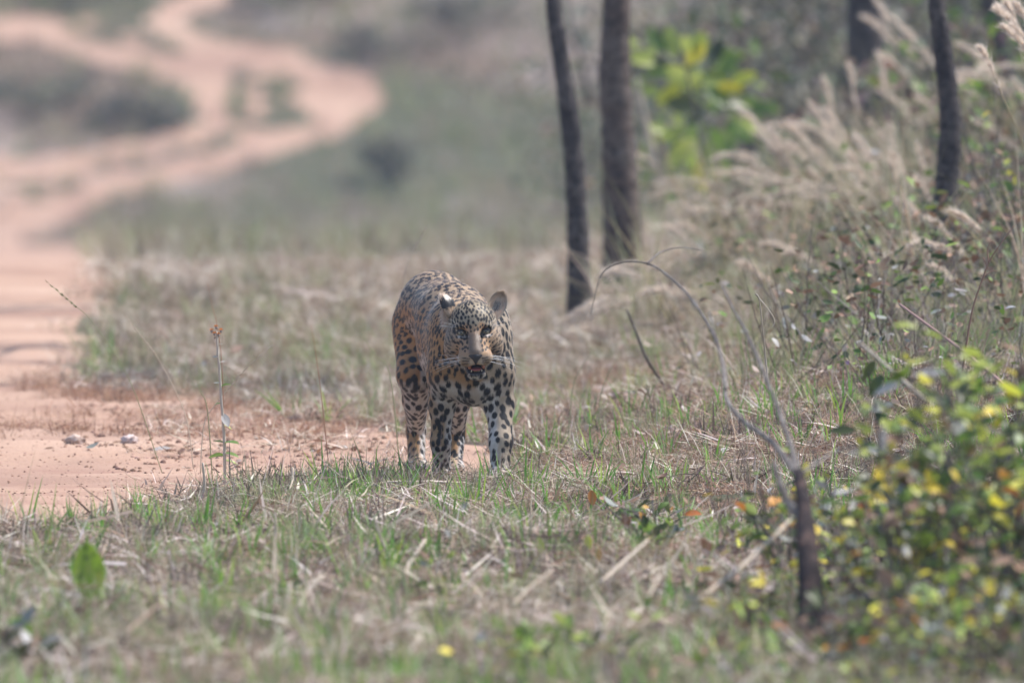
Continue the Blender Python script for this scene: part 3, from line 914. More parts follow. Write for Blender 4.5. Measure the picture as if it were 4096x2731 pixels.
# eyes
eye_w = mat('eye_rim', (.02, .016, .014), .3, .5)
iris_m = mat('iris', (.27, .235, .16), .12, .6, noise=[(300, (.17, .14, .09), .4, .6)])
pupil_m = mat('pupil', (.008, .008, .008), .1, .8)
def sphere_mesh(name, r, m, sx=1, sy=1, sz=1, a=16, b=10):
    V = []; Fc = []
    for i in range(b + 1):
        th = math.pi * i / b
        for j in range(a):
            ph = 2 * math.pi * j / a
            V.append((r * sx * math.sin(th) * math.cos(ph), r * sy * math.sin(th) * math.sin(ph), r * sz * math.cos(th)))
    for i in range(b):
        for j in range(a):
            Fc.append((i * a + j, (i + 1) * a + j, (i + 1) * a + (j + 1) % a, i * a + (j + 1) % a))
    mb = MB(); mb.add(V, Fc)
    return mb.mesh(name, m)
def cap_mesh(name, r, ang, m, lift=0):
    """spherical cap facing -Y"""
    V = [(0, -r, 0)]; Fc = []; n = 20
    for i in range(1, 5):
        th = ang * i / 4
        for j in range(n):
            ph = 2 * math.pi * j / n
            V.append((r * math.sin(th) * math.cos(ph), -r * math.cos(th), r * math.sin(th) * math.sin(ph)))
    for j in range(n): Fc.append((0, 1 + j, 1 + (j + 1) % n))
    for i in range(3):
        for j in range(n):
            a = 1 + i * n; Fc.append((a + j, a + n + j, a + n + (j + 1) % n, a + (j + 1) % n))
    mb = MB(); mb.add(V, Fc)
    return mb.mesh(name, m)
er = .0150
for s in (-1, 1):
    c = hp(s * 41, 48, 16)
    e = part('eye', sphere_mesh('eye', er, eye_w), root, c)
    bpy.context.view_layer.update()
    i_ = part('iris', cap_mesh('iris', er + .0004, .80, iris_m), e, c, (math.radians(8), 0, math.radians(-2)))
    p_ = part('pupil', cap_mesh('pupil', er + .0008, .22, pupil_m), e, c, (math.radians(5), 0, math.radians(-3)))
    # upper lid: rim of fur over the top third of the eye
    lid_me = MB()
    V = []; Fc = []
    for j in range(13):
        a = -1.15 + 2.3 * j / 12
        for q, (el, rr) in enumerate(((.20, er + .0014), (.55, er + .0030), (1.25, er + .002))):
            V.append((rr * math.sin(a) * math.cos(el), -rr * math.cos(a) * math.cos(el), rr * math.sin(el)))
    for j in range(12):
        for q in range(2): Fc.append((j * 3 + q, j * 3 + 3 + q, j * 3 + 4 + q, j * 3 + 1 + q))
    lid_me.add(V, Fc)
    part('eyelid', lid_me.mesh('eyelid', (bpy.data.materials.get('eyelid_skin') or mat('eyelid_skin', (.030, .024, .022), .5, .4))), e, c, (0, math.radians(6 * s), 0))
    low = MB(); V = []
    for j in range(13):
        a = -1.15 + 2.3 * j / 12
        for q, (el, rr) in enumerate(((-.50, er + .0012), (-.72, er + .0024), (-1.2, er + .001))):
            V.append((rr * math.sin(a) * math.cos(el), -rr * math.cos(a) * math.cos(el), rr * math.sin(el)))
    low.add(V, [f[::-1] for f in Fc])
    part('eyelid', low.mesh('eyelid', bpy.data.materials['eyelid_skin']), e, c, (0, math.radians(6 * s), 0))

# nose leather
nose_m = mat('nose_leather', (.020, .016, .017), .42, .5, bump=.4, bscale=500)
mb = MB(); V = []; Fc = []
prof = [(-23, -57, 110), (-12, -55, 116), (0, -54.5, 118), (12, -55, 116), (23, -57, 110),
        (-24, -64, 108), (-12, -63, 119), (0, -62, 122), (12, -63, 119), (24, -64, 108),
        (-17, -72, 106), (-9, -73, 114), (0, -73, 119), (9, -73, 114), (17, -72, 106),
        (-8, -80, 106), (-4, -82, 110), (0, -83, 112), (4, -82, 110), (8, -80, 106),
        (-2.5, -88, 104), (-1.5, -90, 107), (0, -91, 108), (1.5, -90, 107), (2.5, -88, 104)]
V = [hp(a, c + 4, b) for a, b, c in prof]
for r_ in range(4):
    for q in range(4): Fc.append((r_ * 5 + q, r_ * 5 + q + 5, r_ * 5 + q + 6, r_ * 5 + q + 1))
mb.add(V, Fc)
no = part('nose', mb.mesh('nose', nose_m))
md = no.modifiers.new('s', 'SUBSURF'); md.levels = 2; md.render_levels = 2
# tongue, lips, teeth
tongue_m = mat('tongue', (.22, .045, .04), .35, .5)
lipin_m = mat('inner_lip', (.42, .15, .06), .4, .5, trans=.3)  # light glowing through the lip is put into this orange
tooth_m = mat('tooth', (.62, .54, .40), .3, .5)
part('tongue', sphere_mesh('tongue', 1, tongue_m, .019, .030, .007), root, hp(1, 72, -104), (.15, 0, 0))
for s in (-1, 1):
    part('inner_lip', sphere_mesh('inner_lip', 1, lipin_m, .006, .014, .0085), root, hp(3 + s * 22, 80, -98))
mb = MB()
for i in range(6):
    a = hp(-7.5 + i * 3.2 + 2, 89, -113); mb.tube([a, a + Vector((0, 0, .005))], [.0014, .0008], 6)
part('lower_teeth', mb.mesh('lower_teeth', tooth_m))
for s in (-1, 1):
    a = hp(2 + s * 17, 86, -114); mb = MB(); mb.tube([a, a + Vector((0, 0, .006)), a + Vector((0, .001, .008))], [.0018, .0014, .0005], 8)
    part('canine_tooth', mb.mesh('canine_tooth', tooth_m))

ear_m = mat('ear_skin', rough=.6, spec=.3, attr=True, trans=.45)
# ears: curved cup shells
def ear(name, base, up, opening, hgt, wd, cup, patch_c):
    up = Vector(up).normalized(); op = Vector(opening); op = (op - up * op.dot(up)).normalized(); sdv = up.cross(op)
    nu, nv = 16, 12
    V = []; C = []; Nn = []
    for layer in (0, 1):
        for j in range(nv + 1):
            t = j / nv
            half = wd * .5 * (math.sqrt(max(0, 1 - (max(0, t - .34) / .66) ** 2.4))) * (.80 + .35 * math.sin(min(1, t * 1.6) * math.pi * .5) ) / 1.12
            for i in range(nu + 1):
                q = -1 + 2 * i / nu
                a = q * cup
                x = half * math.sin(a) / math.sin(cup)
                dep = half * (1 - math.cos(a)) / math.sin(cup) * 1.15
                back = -.004 * layer * (1 - abs(q) ** 6) * (1 - t ** 6)
                p = Vector(base) + up * (hgt * t) + sdv * x + op * (dep + back - half * .9 + .006 * math.sin(t * 3))
                V.append(p)
                nz_ = nr.random()
                if layer == 0:
                    d = (q ** 2 * .8 + (t - .38) ** 2 * 3.2)
                    if q * (1 if patch_c else -1) < .35 and d < .11: cc = np.array((.14, .10, .08)) + nz_ * .08
                    else: cc = np.array((.72, .50, .34)) * (.65 + .5 * nz_)
                    if abs(q) > .8 or t > .9: cc = np.array((.56, .45, .36))
                else:
                    cc = np.array((.015, .014, .015))
                    if patch_c and .62 < t < .84 and -.6 < q < .6: cc = np.array((.66, .60, .52))
                    if t < .28: cc = np.array((.5, .36, .24)) * (.6 + .6 * nz_)
                C.append(cc)
    Fc = []; m = (nu + 1) * (nv + 1)
    for j in range(nv):
        for i in range(nu):
            a = j * (nu + 1) + i
            Fc.append((a, a + nu + 1, a + nu + 2, a + 1)); Fc.append((m + a, m + a + 1, m + a + nu + 2, m + a + nu + 1))
    for i in range(nu):
        a = nv * (nu + 1) + i; Fc.append((a, m + a, m + a + 1, a + 1))
    for j in range(nv):
        for i in (0, nu):
            a = j * (nu + 1) + i; Fc.append((a, a + nu + 1, m + a + nu + 1, m + a) if i else (a, m + a, m + a + nu + 1, a + nu + 1))
    V = np.array([tuple(p) for p in V]); C = np.array(C)
    me = mesh_np(name, V, np.array(Fc), ear_m, C, smooth=True)
    o = part(name, me)
    # hair: inside long and pale, along the rim and back short
    n = 5200
    Fa = np.array(Fc[:2 * nu * nv]); pk = nr.integers(0, len(Fa), n)
    A = V[Fa[pk]]; s = nr.random((n, 1)); t = nr.random((n, 1))
    P = (A[:, 0] * (1 - s) + A[:, 1] * s) * (1 - t) + (A[:, 3] * (1 - s) + A[:, 2] * s) * t
    inner = (pk % 2 == 0)
    N = np.cross(A[:, 1] - A[:, 0], A[:, 3] - A[:, 0]); N /= np.linalg.norm(N, axis=1, keepdims=True) + 1e-9
    opn = np.array(op); sg = np.sign((N * opn).sum(1)); sg = np.where(inner, sg, -sg); sg[sg == 0] = 1
    N = N * sg[:, None]
    Cc = C[Fa[pk, 0]] * nr.uniform(.8, 1.15, n)[:, None]
    Cc = np.where(inner[:, None] & (nr.random((n, 1)) < .45), np.array((.66, .55, .44)), Cc)
    dr = np.array(up) * 1.0 + N * .5 + nr.normal(0, .3, (n, 3)); dr /= np.linalg.norm(dr, axis=1, keepdims=True)
    L = np.where(inner, .016 if patch_c else .012, .006) * nr.uniform(.5, 1.2, n)
    sd_ = np.cross(dr, N); sd_ /= np.linalg.norm(sd_, axis=1, keepdims=True) + 1e-9
    sw = np.sign((np.cross(-2 * sd_, dr) * N).sum(1))[:, None]; sd_ = sd_ * np.where(sw == 0, 1, sw)
    Vh = np.stack([P + sd_ * .0006, P - sd_ * .0006, P + dr * L[:, None]], 1).reshape(-1, 3)
    mh = mesh_np('ear_fur', Vh, np.arange(3 * n).reshape(-1, 3), hair_m, np.repeat(Cc, 3, axis=0), smooth=True)
    mh.normals_split_custom_set_from_vertices(np.repeat(N, 3, axis=0).astype(np.float32))
    e = part('ear_fur', mh, o); e['kind'] = 'stuff'
    return o
ear('ear', hp(70, -10, 62), (.36, .30, .88), (.42, -.86, .30), .090, .063, .85, False)
ear('ear', hp(-74, -2, 62), (-.34, .28, .88), (-.78, .42, -.45), .084, .072, 1.0, True)

# pale fringe below and outside the left ear
fr = MB()
for i in range(620):
    b_ = hp(rnd.uniform(-98, -74), rnd.uniform(-18, 8), rnd.uniform(38, 96)); d_ = Vector((-.55, -.1, -.75)) + rv(.45); d_.normalize(); s_ = d_.cross(Vector((0, -1, .2))).normalized() * .0007
    fr.add([b_ + s_, b_ - s_, b_ + d_ * rnd.uniform(.010, .026)], [(0, 1, 2)], jit((.58, .47, .38)))
o = part('ear_fringe', fr.mesh('ear_fringe', hair_m, False, True)); o['kind'] = 'stuff'

# whiskers
wh_m = mat('whisker', (.85, .84, .82), .3, .6)
for s in (-1, 1):
    for k in range(11):
        row = k % 4
        a = hp(s * (30 + (k // 4) * 9), 98 - (k // 4) * 9 - abs(row - 1.5) * 3, -62 - row * 6)
        L = rnd.uniform(.075, .135); droop = rnd.uniform(.1, .5); rise = rnd.uniform(-.22, .16)
        pts = []
        for i in range(9):
            t = i / 8
            pts.append(a + Vector((s * L * t, -.01 * t + .02 * t * t, L * (rise * t - droop * t * t * .6))))
        mb = MB(); mb.tube(pts, radii(.00045, .00010, 9), 4)
        part('whisker', mb.mesh('whisker', wh_m))
for s in (-1, 1):
    for k in range(3):
        a = hp(s * (34 + 5 * k), 58, 34)
        mb = MB(); mb.tube([a + Vector((s * .05 * t * (1 + .3 * k), -.008 * t, .03 * t * (1 - .4 * k))) for t in (0, .25, .5, .75, 1)], radii(.0004, .0001, 5), 4)
        part('whisker', mb.mesh('whisker', wh_m))
# ------------------------------------------------------------------ trees
bark_m = mat('dark_bark', (.045, .038, .038), .9, .2, noise=[(7, (.10, .085, .078), .42, .62), (38, (.022, .019, .02), .48, .66)], bump=1.0, bscale=28)
bark_b = mat('brown_bark', (.095, .068, .056), .9, .2, noise=[(5, (.16, .13, .11), .45, .66), (30, (.035, .026, .024), .48, .66)], bump=1.0, bscale=24)
dead_m = mat('grey_dead_wood', (.12, .10, .088), .8, .25, noise=[(14, (.26, .235, .21), .47, .67), (60, (.07, .055, .048), .5, .7)], bump=.7, bscale=80)
pale_m = mat('pale_dry_stalk', (.46, .39, .31), .7, .3, noise=[(30, (.42, .33, .24), .48, .68)], bump=.3, bscale=90)
darkstick_m = mat('blackened_wood', (.035, .026, .026), .9, .15, noise=[(16, (.10, .065, .055), .5, .7), (50, (.015, .012, .012), .5, .7)], bump=1.0, bscale=60)
LEAFC = {
    'green': [(.15, .24, .04), (.11, .19, .035), (.20, .30, .05)],
    'dark': [(.055, .085, .025), (.04, .06, .02), (.08, .10, .03)],
    'yellow': [(.62, .58, .05), (.70, .56, .04), (.48, .52, .06)],
    'orange': [(.60, .32, .05), (.52, .24, .04), (.45, .16, .035)],
    'grey': [(.30, .30, .28), (.40, .38, .36), (.24, .25, .22)],
    'brown': [(.22, .13, .08), (.16, .095, .06), (.32, .20, .13)],
    'lime': [(.30, .38, .07), (.38, .44, .09), (.25, .34, .06)],
}
leaf_m = mat('living_leaf', rough=.42, spec=.45, attr=True, trans=.42, noise=[(28, (.20, .17, .04), .60, .80)], vary=.22)
LMESH = {}
for k_, cols in LEAFC.items():
    LMESH[k_] = []
    for q in range(4):
        mb = leaf_shape(1.0, rnd.uniform(.42, .62), rnd.uniform(-.9, .9) if k_ != 'brown' else rnd.uniform(-2.4, 2.4), rnd.uniform(-.15, .55), rnd.choice(cols), 6, .015)
        # petiole
        mb.tube([(0, -.16, .01), (0, 0, 0), (0, .5, -.004)], [.012, .012, .006], 3, cols[0])
        LMESH[k_].append(mb.mesh('leaf_' + k_, leaf_m if k_ not in ('grey', 'brown') else leaf_litter_m, True, True))
def orient(direction, normal):
    y = Vector(direction).normalized(); z = Vector(normal); z = z - y * z.dot(y)
    if z.length < 1e-4: z = Vector((.3, .2, 1)) - y * Vector((.3, .2, 1)).dot(y)
    z.normalize(); x = y.cross(z)
    return Matrix((x, y, z)).transposed().to_4x4()
def leaf_obj(parent, pos, direction, normal, L, kind, label=None):
    o = bpy.data.objects.new('leaf', rnd.choice(LMESH[kind])); COL.objects.link(o)
    M = Matrix.Translation(pos) @ orient(direction, normal) @ Matrix.Diagonal((L, L, L, 1))
    o.parent = parent
    o.matrix_local = Matrix.Translation(-Vector(parent.location)) @ M
    if label: o['label'] = label
    return o
def E(name, loc, label, cat, group=None):
    o = bpy.data.objects.new(name, None); COL.objects.link(o); o.location = loc; o.empty_display_size = .1
    return tag(o, label, cat, group)
def pt(name, mb, m, parent, col=False, smooth=True):
    """part whose mesh is in world coordinates"""
    loc = Vector(parent.location)
    mb.v = [tuple(Vector(p) - loc) for p in mb.v]
    return obj(name, mb.mesh(name, m, smooth, col), parent)

def foliage(mb, c, R, n, Ls, cols, clump=9):
    """small leaves in clumps spread through a volume"""
    c = Vector(c); R = Vector(R)
    cl = []
    for _ in range(clump):
        while True:
            d = rv()
            if d.length < 1: break
        cl.append((c + Vector((d.x * R.x, d.y * R.y, d.z * R.z)), rnd.uniform(.22, .48), rnd.uniform(.7, 1.3)))
    for _ in range(n):
        q, s, br = rnd.choice(cl)
        p = q + Vector((rnd.gauss(0, .5) * R.x * s, rnd.gauss(0, .5) * R.y * s, rnd.gauss(0, .5) * R.z * s))
        L = rnd.uniform(*Ls); d = rv().normalized(); s_ = d.cross(rv()).normalized() * L * .28
        cc = tuple(x * rnd.uniform(.8, 1.2) * br for x in rnd.choice(cols))
        mb.add([p, p + d * L * .5 + s_, p + d * L, p + d * L * .5 - s_], [(0, 1, 2, 3)], cc)

def tree(pts, r0, r1, bark, label, crown_h=5.2):
    """pts: trunk as (px, py) points at depth Y, from the ground up"""
    base = pts[0]
    t = E('tree', base, label, 'tree', 'forest trees on the bank')
    top = pts[-1]; dr = (pts[-1] - pts[-2]).normalized(); dr = (dr + Vector((0, 0, .6))).normalized()
    up = [top + dr * h + rv(.05) for h in (.8, 1.8, 3.0)]
    path = curve(pts + up, 7)
    n = len(path)
    mb = MB(); rr = [lerp(r0, r1 * .55, i / (n - 1)) * (1 + .25 * math.exp(-i / 2.5)) * rnd.uniform(.94, 1.06) for i in range(n)]
    mb.tube(path, rr, 14, wob=.10)
    tr = pt('trunk', mb, bark, t)
    cr = MB()
    for i in range(6):
        s = path[n - 1 - i * 2]
        d = Vector((rnd.uniform(-1, 1), rnd.uniform(-1, 1), rnd.uniform(.5, 1.2))).normalized()
        L = rnd.uniform(.8, 1.6)
        lm = MB(); lp = curve([s, s + d * L * .5 + rv(.1), s + d * L + Vector((0, 0, .15))], 4)
        lm.tube(lp, radii(r1 * .5, .008, len(lp)), 6)
        pt('limb', lm, bark, t)
        foliage(cr, lp[-1], (.55, .55, .4), 170, (.06, .13), LEAFC['green'] + LEAFC['lime'] + LEAFC['yellow'], 6)
    pt('crown', cr, leafy_m, t, col=True, smooth=False)
    return t
leafy_m = mat('small_leaves', rough=.5, spec=.35, attr=True, trans=.4)
def tp(Y, lst, w=0):
    p0 = at(lst[0][0], Y, -.06)
    return [p0] + [U(a, b, Y) for a, b in lst[1:]]
tree(tp(14, [(2318, 1160), (2314, 1000), (2306, 800), (2292, 600), (2262, 350), (2232, 150), (2212, -20)]), .052, .046, bark_m, 'slim dark leaning trunk, the leftmost of the near trees behind the leopard')
tree(tp(18, [(2492, 1060), (2488, 900), (2480, 700), (2470, 500), (2460, 300), (2464, 120), (2466, -20)]), .092, .084, bark_b, 'thick brown straight trunk just right of the slim leaning one')
tree(tp(28, [(3480, 700), (3474, 480), (3468, 300), (3462, 120), (3458, -20)]), .125, .120, bark_m, 'widest dark trunk, standing behind the feathery grass at the top')
tree(tp(9.5, [(3775, 990), (3768, 900), (3784, 760), (3800, 560), (3796, 400), (3774, 230), (3756, 80), (3746, -20)]), .052, .047, bark_m, 'dark curved trunk with rough bark, the sharpest of the trees at the right')
tree(tp(30, [(4075, 620), (4062, 520), (4046, 400), (4018, 250), (3985, 100), (3960, -20)]), .062, .055, bark_m, 'thin dark trunk leaning left in the top right corner')

def stick(name, pts, r0, r1, m, label, cat, group=None, sides=7, kids=(), wob=.15, n=5):
    pts = [Vector(p) for p in pts]
    if kids:
        t = E(name, pts[0], label, cat, group)
        p = curve(pts, n); mb = MB(); mb.tube(p, radii(r0, r1, len(p)), sides, wob=wob); pt('stem', mb, m, t)
        for (nm, kp, a, b) in kids:
            p = curve(kp, n); mb = MB(); mb.tube(p, radii(a, b, len(p), .55), sides, wob=wob); pt(nm, mb, dead_m if nm != 'curled_leaf' else m, t)
        return t
    mb = MB(); p = curve(pts, n); mb.tube([q - pts[0] for q in p], radii(r0, r1, len(p)), sides, wob=wob)
    return tag(obj(name, mb.mesh(name, m), None, pts[0]), label, cat, group)
stick('leaning_branch', [U(2615, 680, 26), U(2596, 560, 26), U(2568, 420, 26), U(2545, 310, 26)], .024, .010, pale_m, 'pale bare branch leaning against the thick brown trunk', 'branch')
stick('leaning_branch', [U(2360, 420, 40), U(2330, 260, 40), U(2285, 90, 40), U(2262, -20, 40)], .018, .012, dead_m, 'thin grey branch slanting behind the two near trunks', 'branch')

# dead sapling in the right foreground
def UU(l): return [U(a, b, y) for a, b, y in l]
b0 = at(3252, -10.2, -.03)
stick('dead_sapling', [b0] + UU([(3250, 2420, -10.1), (3232, 2260, -10), (3222, 2080, -9.8), (3195, 1890, -9.6)]), .047, .017, darkstick_m,
      'dead blackened sapling with two long bare grey branches in the right foreground', 'dead sapling', kids=[
          ('branch', UU([(3200, 1920, -9.6), (3150, 1740, -7.8), (3060, 1500, -7.2), (2985, 1330, -6.6), (2930, 1230, -6.3), (2890, 1145, -6)]), .0105, .0030),
          ('branch', UU([(3190, 1900, -9.6), (3090, 1770, -7.6), (2970, 1680, -7), (2905, 1590, -6.5), (2900, 1480, -6), (2850, 1330, -5.5), (2760, 1190, -5), (2680, 1110, -4.6), (2600, 1058, -4.4), (2500, 1046, -4.2), (2420, 1080, -4), (2385, 1160, -4), (2362, 1262, -4)]), .0105, .0010),
          ('twig', UU([(2590, 1056, -4.4), (2640, 1010, -4.2), (2720, 990, -4), (2815, 1002, -3.9)]), .0045, .0015),
          ('twig', UU([(2902, 1560, -6.4), (2885, 1440, -6), (2862, 1340, -5.8), (2836, 1245, -5.6)]), .006, .002),
          ('twig', UU([(3195, 1900, -9.6), (3300, 1830, -8.4), (3420, 1780, -8.6)]), .008, .003),
          ('twig', UU([(3222, 2080, -9.8), (3150, 2000, -9.7), (3090, 1850, -9.6)]), .020, .008)])
fb = [on_ground(a, b) + Vector((0, 0, .035)) for a, b in ((2440, 1628), (2600, 1618), (2760, 1604), (2900, 1600), (3010, 1606))]
for q in fb: q.y = fb[1].y
fb = [Vector((q.x, q.y, max(q.z, tz(q.x, q.y) + .045))) for q in (U(a, b, fb[1].y + .0012 * (a - 2600)) for a, b in ((2440, 1585), (2600, 1578), (2760, 1570), (2900, 1562), (3010, 1566)))]
stick('fallen_branch', fb, .014, .010, dead_m, 'grey fallen branch lying level in the grass right of the leopard', 'branch')
stick('broken_stick', [fb[1] + (fb[2] - fb[1]) * .4, U(2590, 1440, fb[1].y - .1), U(2545, 1330, fb[1].y - .15), U(2508, 1240, fb[1].y - .2)], .0065, .004, dead_m, 'thin dead stick standing up from the level fallen branch', 'stick')
stick('curled_stalk', UU([(3075, 1560, -1.0), (3062, 1430, -1.0), (3050, 1310, -1.05), (3036, 1195, -1.1), (3022, 1178, -1.1), (3055, 1215, -1.1), (3090, 1262, -1.1), (3098, 1290, -1.1), (3086, 1310, -1.1)]), .003, .0012, pale_m, 'thin dry stalk with a drooping curled tip behind the bare branches', 'grass stalk')
stick('bent_stem', UU([(3600, 1218, -2.5), (3700, 1292, -2.7), (3820, 1380, -2.9), (3960, 1490, -3.2), (4040, 1560, -3.4)]), .004, .0055, mat('reddish_stem', (.33, .20, .17), .6, .3), 'straight reddish stem slanting down to the right through the brush', 'stem')
stick('bent_stem', UU([(3440, 1372, -6.5), (3520, 1440, -6.6), (3610, 1520, -6.7), (3700, 1600, -6.8)]), .004, .006, pale_m, 'pale blurred stem slanting above the grey backed leaf', 'stem')
wk = UU([(3840, 1560, .5), (3862, 1400, .5), (3890, 1240, .5), (3925, 1130, .5), (3960, 1040, .5), (4010, 965, .5), (4058, 902, .5)])
stick('dry_weed', wk, .0042, .0016, mat('brown_stalk', (.27, .16, .11), .7, .3), 'tall brown dry weed with curled withered leaves at the right edge', 'weed', kids=[
    ('curled_leaf', UU([(3955, 1050, .5), (3950, 1000, .5), (3962, 970, .5), (3975, 966, .5), (3984, 985, .5)]), .003, .001),
    ('curled_leaf', UU([(3925, 1120, .5), (3950, 1095, .5), (3972, 1084, .5), (3990, 1084, .5)]), .003, .001),
    ('curled_leaf', UU([(3950, 1070, .5), (3935, 1035, .5), (3925, 1030, .5)]), .003, .001)])
# stalks left of the leopard
def stalk(lst, Y, r, m, label, seed=None):
    p = [at(lst[-1][0], Y, -.01)] + [U(a, b, Y) for a, b in reversed(lst[:-1])]
    t = E('seed_stalk', p[0], label, 'grass stalk')
    c = curve(p, 5); mb = MB(); mb.tube(c, radii(r, r * .35, len(c)), 5); pt('stem', mb, m, t)
    if seed:
        k = MB(); L = c[-int(len(c) * seed):]
        for i in range(70):
            q = rnd.choice(L) + rv(.002); d = (L[-1] - L[0]).normalized() + rv(.4)
            d.normalize(); s = d.cross(rv()).normalized() * .0014
            k.add([q - s, q + s, q + d * rnd.uniform(.008, .018)], [(0, 1, 2)])
        pt('seed_head', k, m, t, smooth=False)
red_st = mat('rust_stalk', (.36, .17, .10), .7, .3); tan_st = mat('tan_stalk', (.50, .42, .32), .7, .3); grn_st = mat('green_stalk', (.25, .26, .13), .6, .3)
stalk([(508, 1272), (570, 1350), (640, 1446), (742, 1660), (775, 1800)], 1.2, .0018, tan_st, 'arching pale seed stalk left of the orange flowered herb', .5)
stalk([(190, 1130), (290, 1215), (367, 1286), (517, 1517), (653, 1800)], 1.0, .0016, grn_st, 'long faint green stalk arching over the track, farthest left', .35)
stalk([(1245, 1300), (1272, 1476), (1296, 1680), (1322, 1890)], .3, .0019, red_st, 'thin rust coloured upright stalk between herb and leopard')
stalk([(1082, 1385), (1010, 1450), (945, 1517), (860, 1620), (816, 1700), (800, 1850)], .8, .0020, tan_st, 'pale seed stalk crossing behind the herb and leaning right', .5)
stalk([(830, 1130), (848, 1220), (872, 1320), (890, 1500), (900, 1860)], .2, .0016, red_st, 'thin tan stalk rising straight above the orange flowers', .0)
stalk([(1700, 920), (1660, 990), (1620, 1090), (1610, 1300), (1600, 1700)], 6.0, .003, tan_st, 'faint tall seed stalk behind the back of the leopard', .3)
for (l, Y, lb) in (([(770, 1470), (800, 1560), (830, 1640), (850, 1850)], .4, 'short rust stalk just left of the orange flowered herb'), ([(1440, 1330), (1500, 1420), (1560, 1500), (1600, 1760)], 1.4, 'green stalk bending left beside the haunch of the leopard'),
                  ([(2370, 1400), (2320, 1480), (2290, 1560), (2270, 1700)], 2.4, 'green grass stalk leaning right of the leopard'), ([(2475, 1420), (2430, 1500), (2400, 1600), (2390, 1720)], 2.6, 'thin green stalk beside the leaning one right of the leopard')):
    stalk(l, Y, .0022, grn_st, lb)

# orange flowered herb
hy = 0.15
t = E('flowering_herb', at(899, hy), 'slender upright herb with small orange flower heads beside the track', 'herb')
herb_m = mat('hairy_stem', (.46, .40, .33), .8, .2)
mb = MB(); hpth = curve([at(899, hy, -.01), U(897, 1762, hy), U(884, 1585, hy), U(878, 1490, hy), U(870, 1400, hy), U(866, 1325, hy)], 6)
mb.tube(hpth, radii(.0055, .0032, len(hpth)), 7, wob=.2); pt('stem', mb, herb_m, t)
fl_m = mat('orange_florets', (.80, .28, .03), .7, .2, noise=[(300, (.42, .12, .02), .5, .6)]); cal_m = mat('flower_base', (.30, .26, .22), .8, .2)
for (a, b) in ((846, 1322), (865, 1308), (884, 1321), (858, 1334), (874, 1338)):
    c = U(a, b, hy - rnd.uniform(0, .01))
    cm = MB()
    for i in range(46):
        d = Vector((rnd.uniform(-1, 1), rnd.uniform(-1, 1), rnd.uniform(.1, 1))).normalized(); s = d.cross(rv()).normalized() * .0012
        cm.add([c + d * .002 - s, c + d * .002 + s, c + d * rnd.uniform(.008, .011)], [(0, 1, 2)])
    f = pt('flower_head', cm, fl_m, t, smooth=False)
    bm_ = MB(); bm_.tube([c + Vector((0, 0, -.008)), c + Vector((0, 0, -.004)), c + Vector((0, 0, .001)), c + Vector((0, 0, .003))], [.0015, .0042, .0045, .0025], 8)
    pt('calyx', bm_, cal_m, t)
for (a, b, dx, dz, L, kd) in ((876, 1375, 1, -.1, .016, 'grey'), (868, 1350, -1, -.4, .014, 'brown'), (874, 1425, -1, -.15, .024, 'grey'), (880, 1448, 1, .1, .018, 'grey'), (882, 1490, -1, -.4, .012, 'brown'),
                               (884, 1530, -1, -.1, .026, 'grey'), (886, 1546, 1, .2, .034, 'green'), (888, 1612, -1, -.2, .030, 'green'), (892, 1655, .35, -.9, .050, 'grey'), (897, 1700, .8, -.5, .03, 'lime'),
                               (899, 1768, 1, -.05, .055, 'green'), (899, 1770, -1, .1, .04, 'dark'), (902, 1810, 1, -.3, .05, 'green'), (897, 1822, -1, -.2, .055, 'green'), (900, 1840, .4, -.2, .05, 'lime')):
    leaf_obj(t, U(a, b, hy), (dx, rnd.uniform(-.5, .2), dz + .05), (0, -.3 + rnd.uniform(-.2, .2), 1), L, kd)

# foreground stalks, sticks and single leaves
# shorter and thinner than they first look: the blur widens them
def flat_stalk(p0, p1, w, label, m=pale_m, mid=None, name='dry_stalk', cat='dry stalk'):
    w *= .72; pts = [p0, mid or (p0 + p1) / 2 + rv(.009), p1]
    stick(name, pts, w, w * .7, m, label, cat, 'broken pale stalks in the foreground grass', sides=6, wob=.3, n=4)
flat_stalk(at(803, -1.9), U(811, 1850, -1.9), .0075, 'short pale upright stub below the orange flowered herb')
stick('fallen_stick', [U(1120, 2032, -1.2), U(1330, 1996, -1.1), U(1500, 1938, -1.0), U(1640, 1926, -1.0), U(1860, 1930, -.9)], .0075, .004, pale_m, 'long pale fallen stick lying in front of the left paws of the leopard', 'stick')
flat_stalk(at(1600, -6.4), U(1698, 2160, -6.2), .011, 'thick flat pale stalk leaning right below the leopard')
flat_stalk(at(1085, -5.2), U(1100, 2050, -5.2), .008, 'upright bleached stalk in the grass below the fallen stick')
flat_stalk(at(1135, -9.2), U(1160, 2330, -9.1), .010, 'pale upright stalk near the bottom of the frame', mid=U(1140, 2480, -9.15))
flat_stalk(U(1190, 2440, -9), U(1290, 2300, -8.9), .013, 'frayed straw bundle leaning above the bottom edge')
flat_stalk(U(2790, 2400, -9.4), U(3160, 2080, -8.6), .009, 'long pale cane slanting up to the dead sapling')
flat_stalk(U(2400, 2330, -8), U(2590, 2160, -7.7), .009, 'pale cane lying right of the yellow leaves')
flat_stalk(U(2480, 2560, -9.8), U(2640, 2300, -9.5), .009, 'pale cane leaning at the bottom, left of the dead sapling')
flat_stalk(U(1610, 2690, -11), U(1680, 2540, -10.9), .012, 'short thick pale stalk at the bottom edge')
flat_stalk(U(1170, 1870, -1.4), U(1155, 1960, -1.5), .006, 'small forked pale stalk standing by the fallen stick')
flat_stalk(U(2050, 2420, -9), U(2210, 2280, -8.7), .006, 'slender cane under the lime green leaf')
flat_stalk(U(1560, 2230, -6), U(1500, 2070, -6), .006, 'slender pale cane leaning left under the leopard')
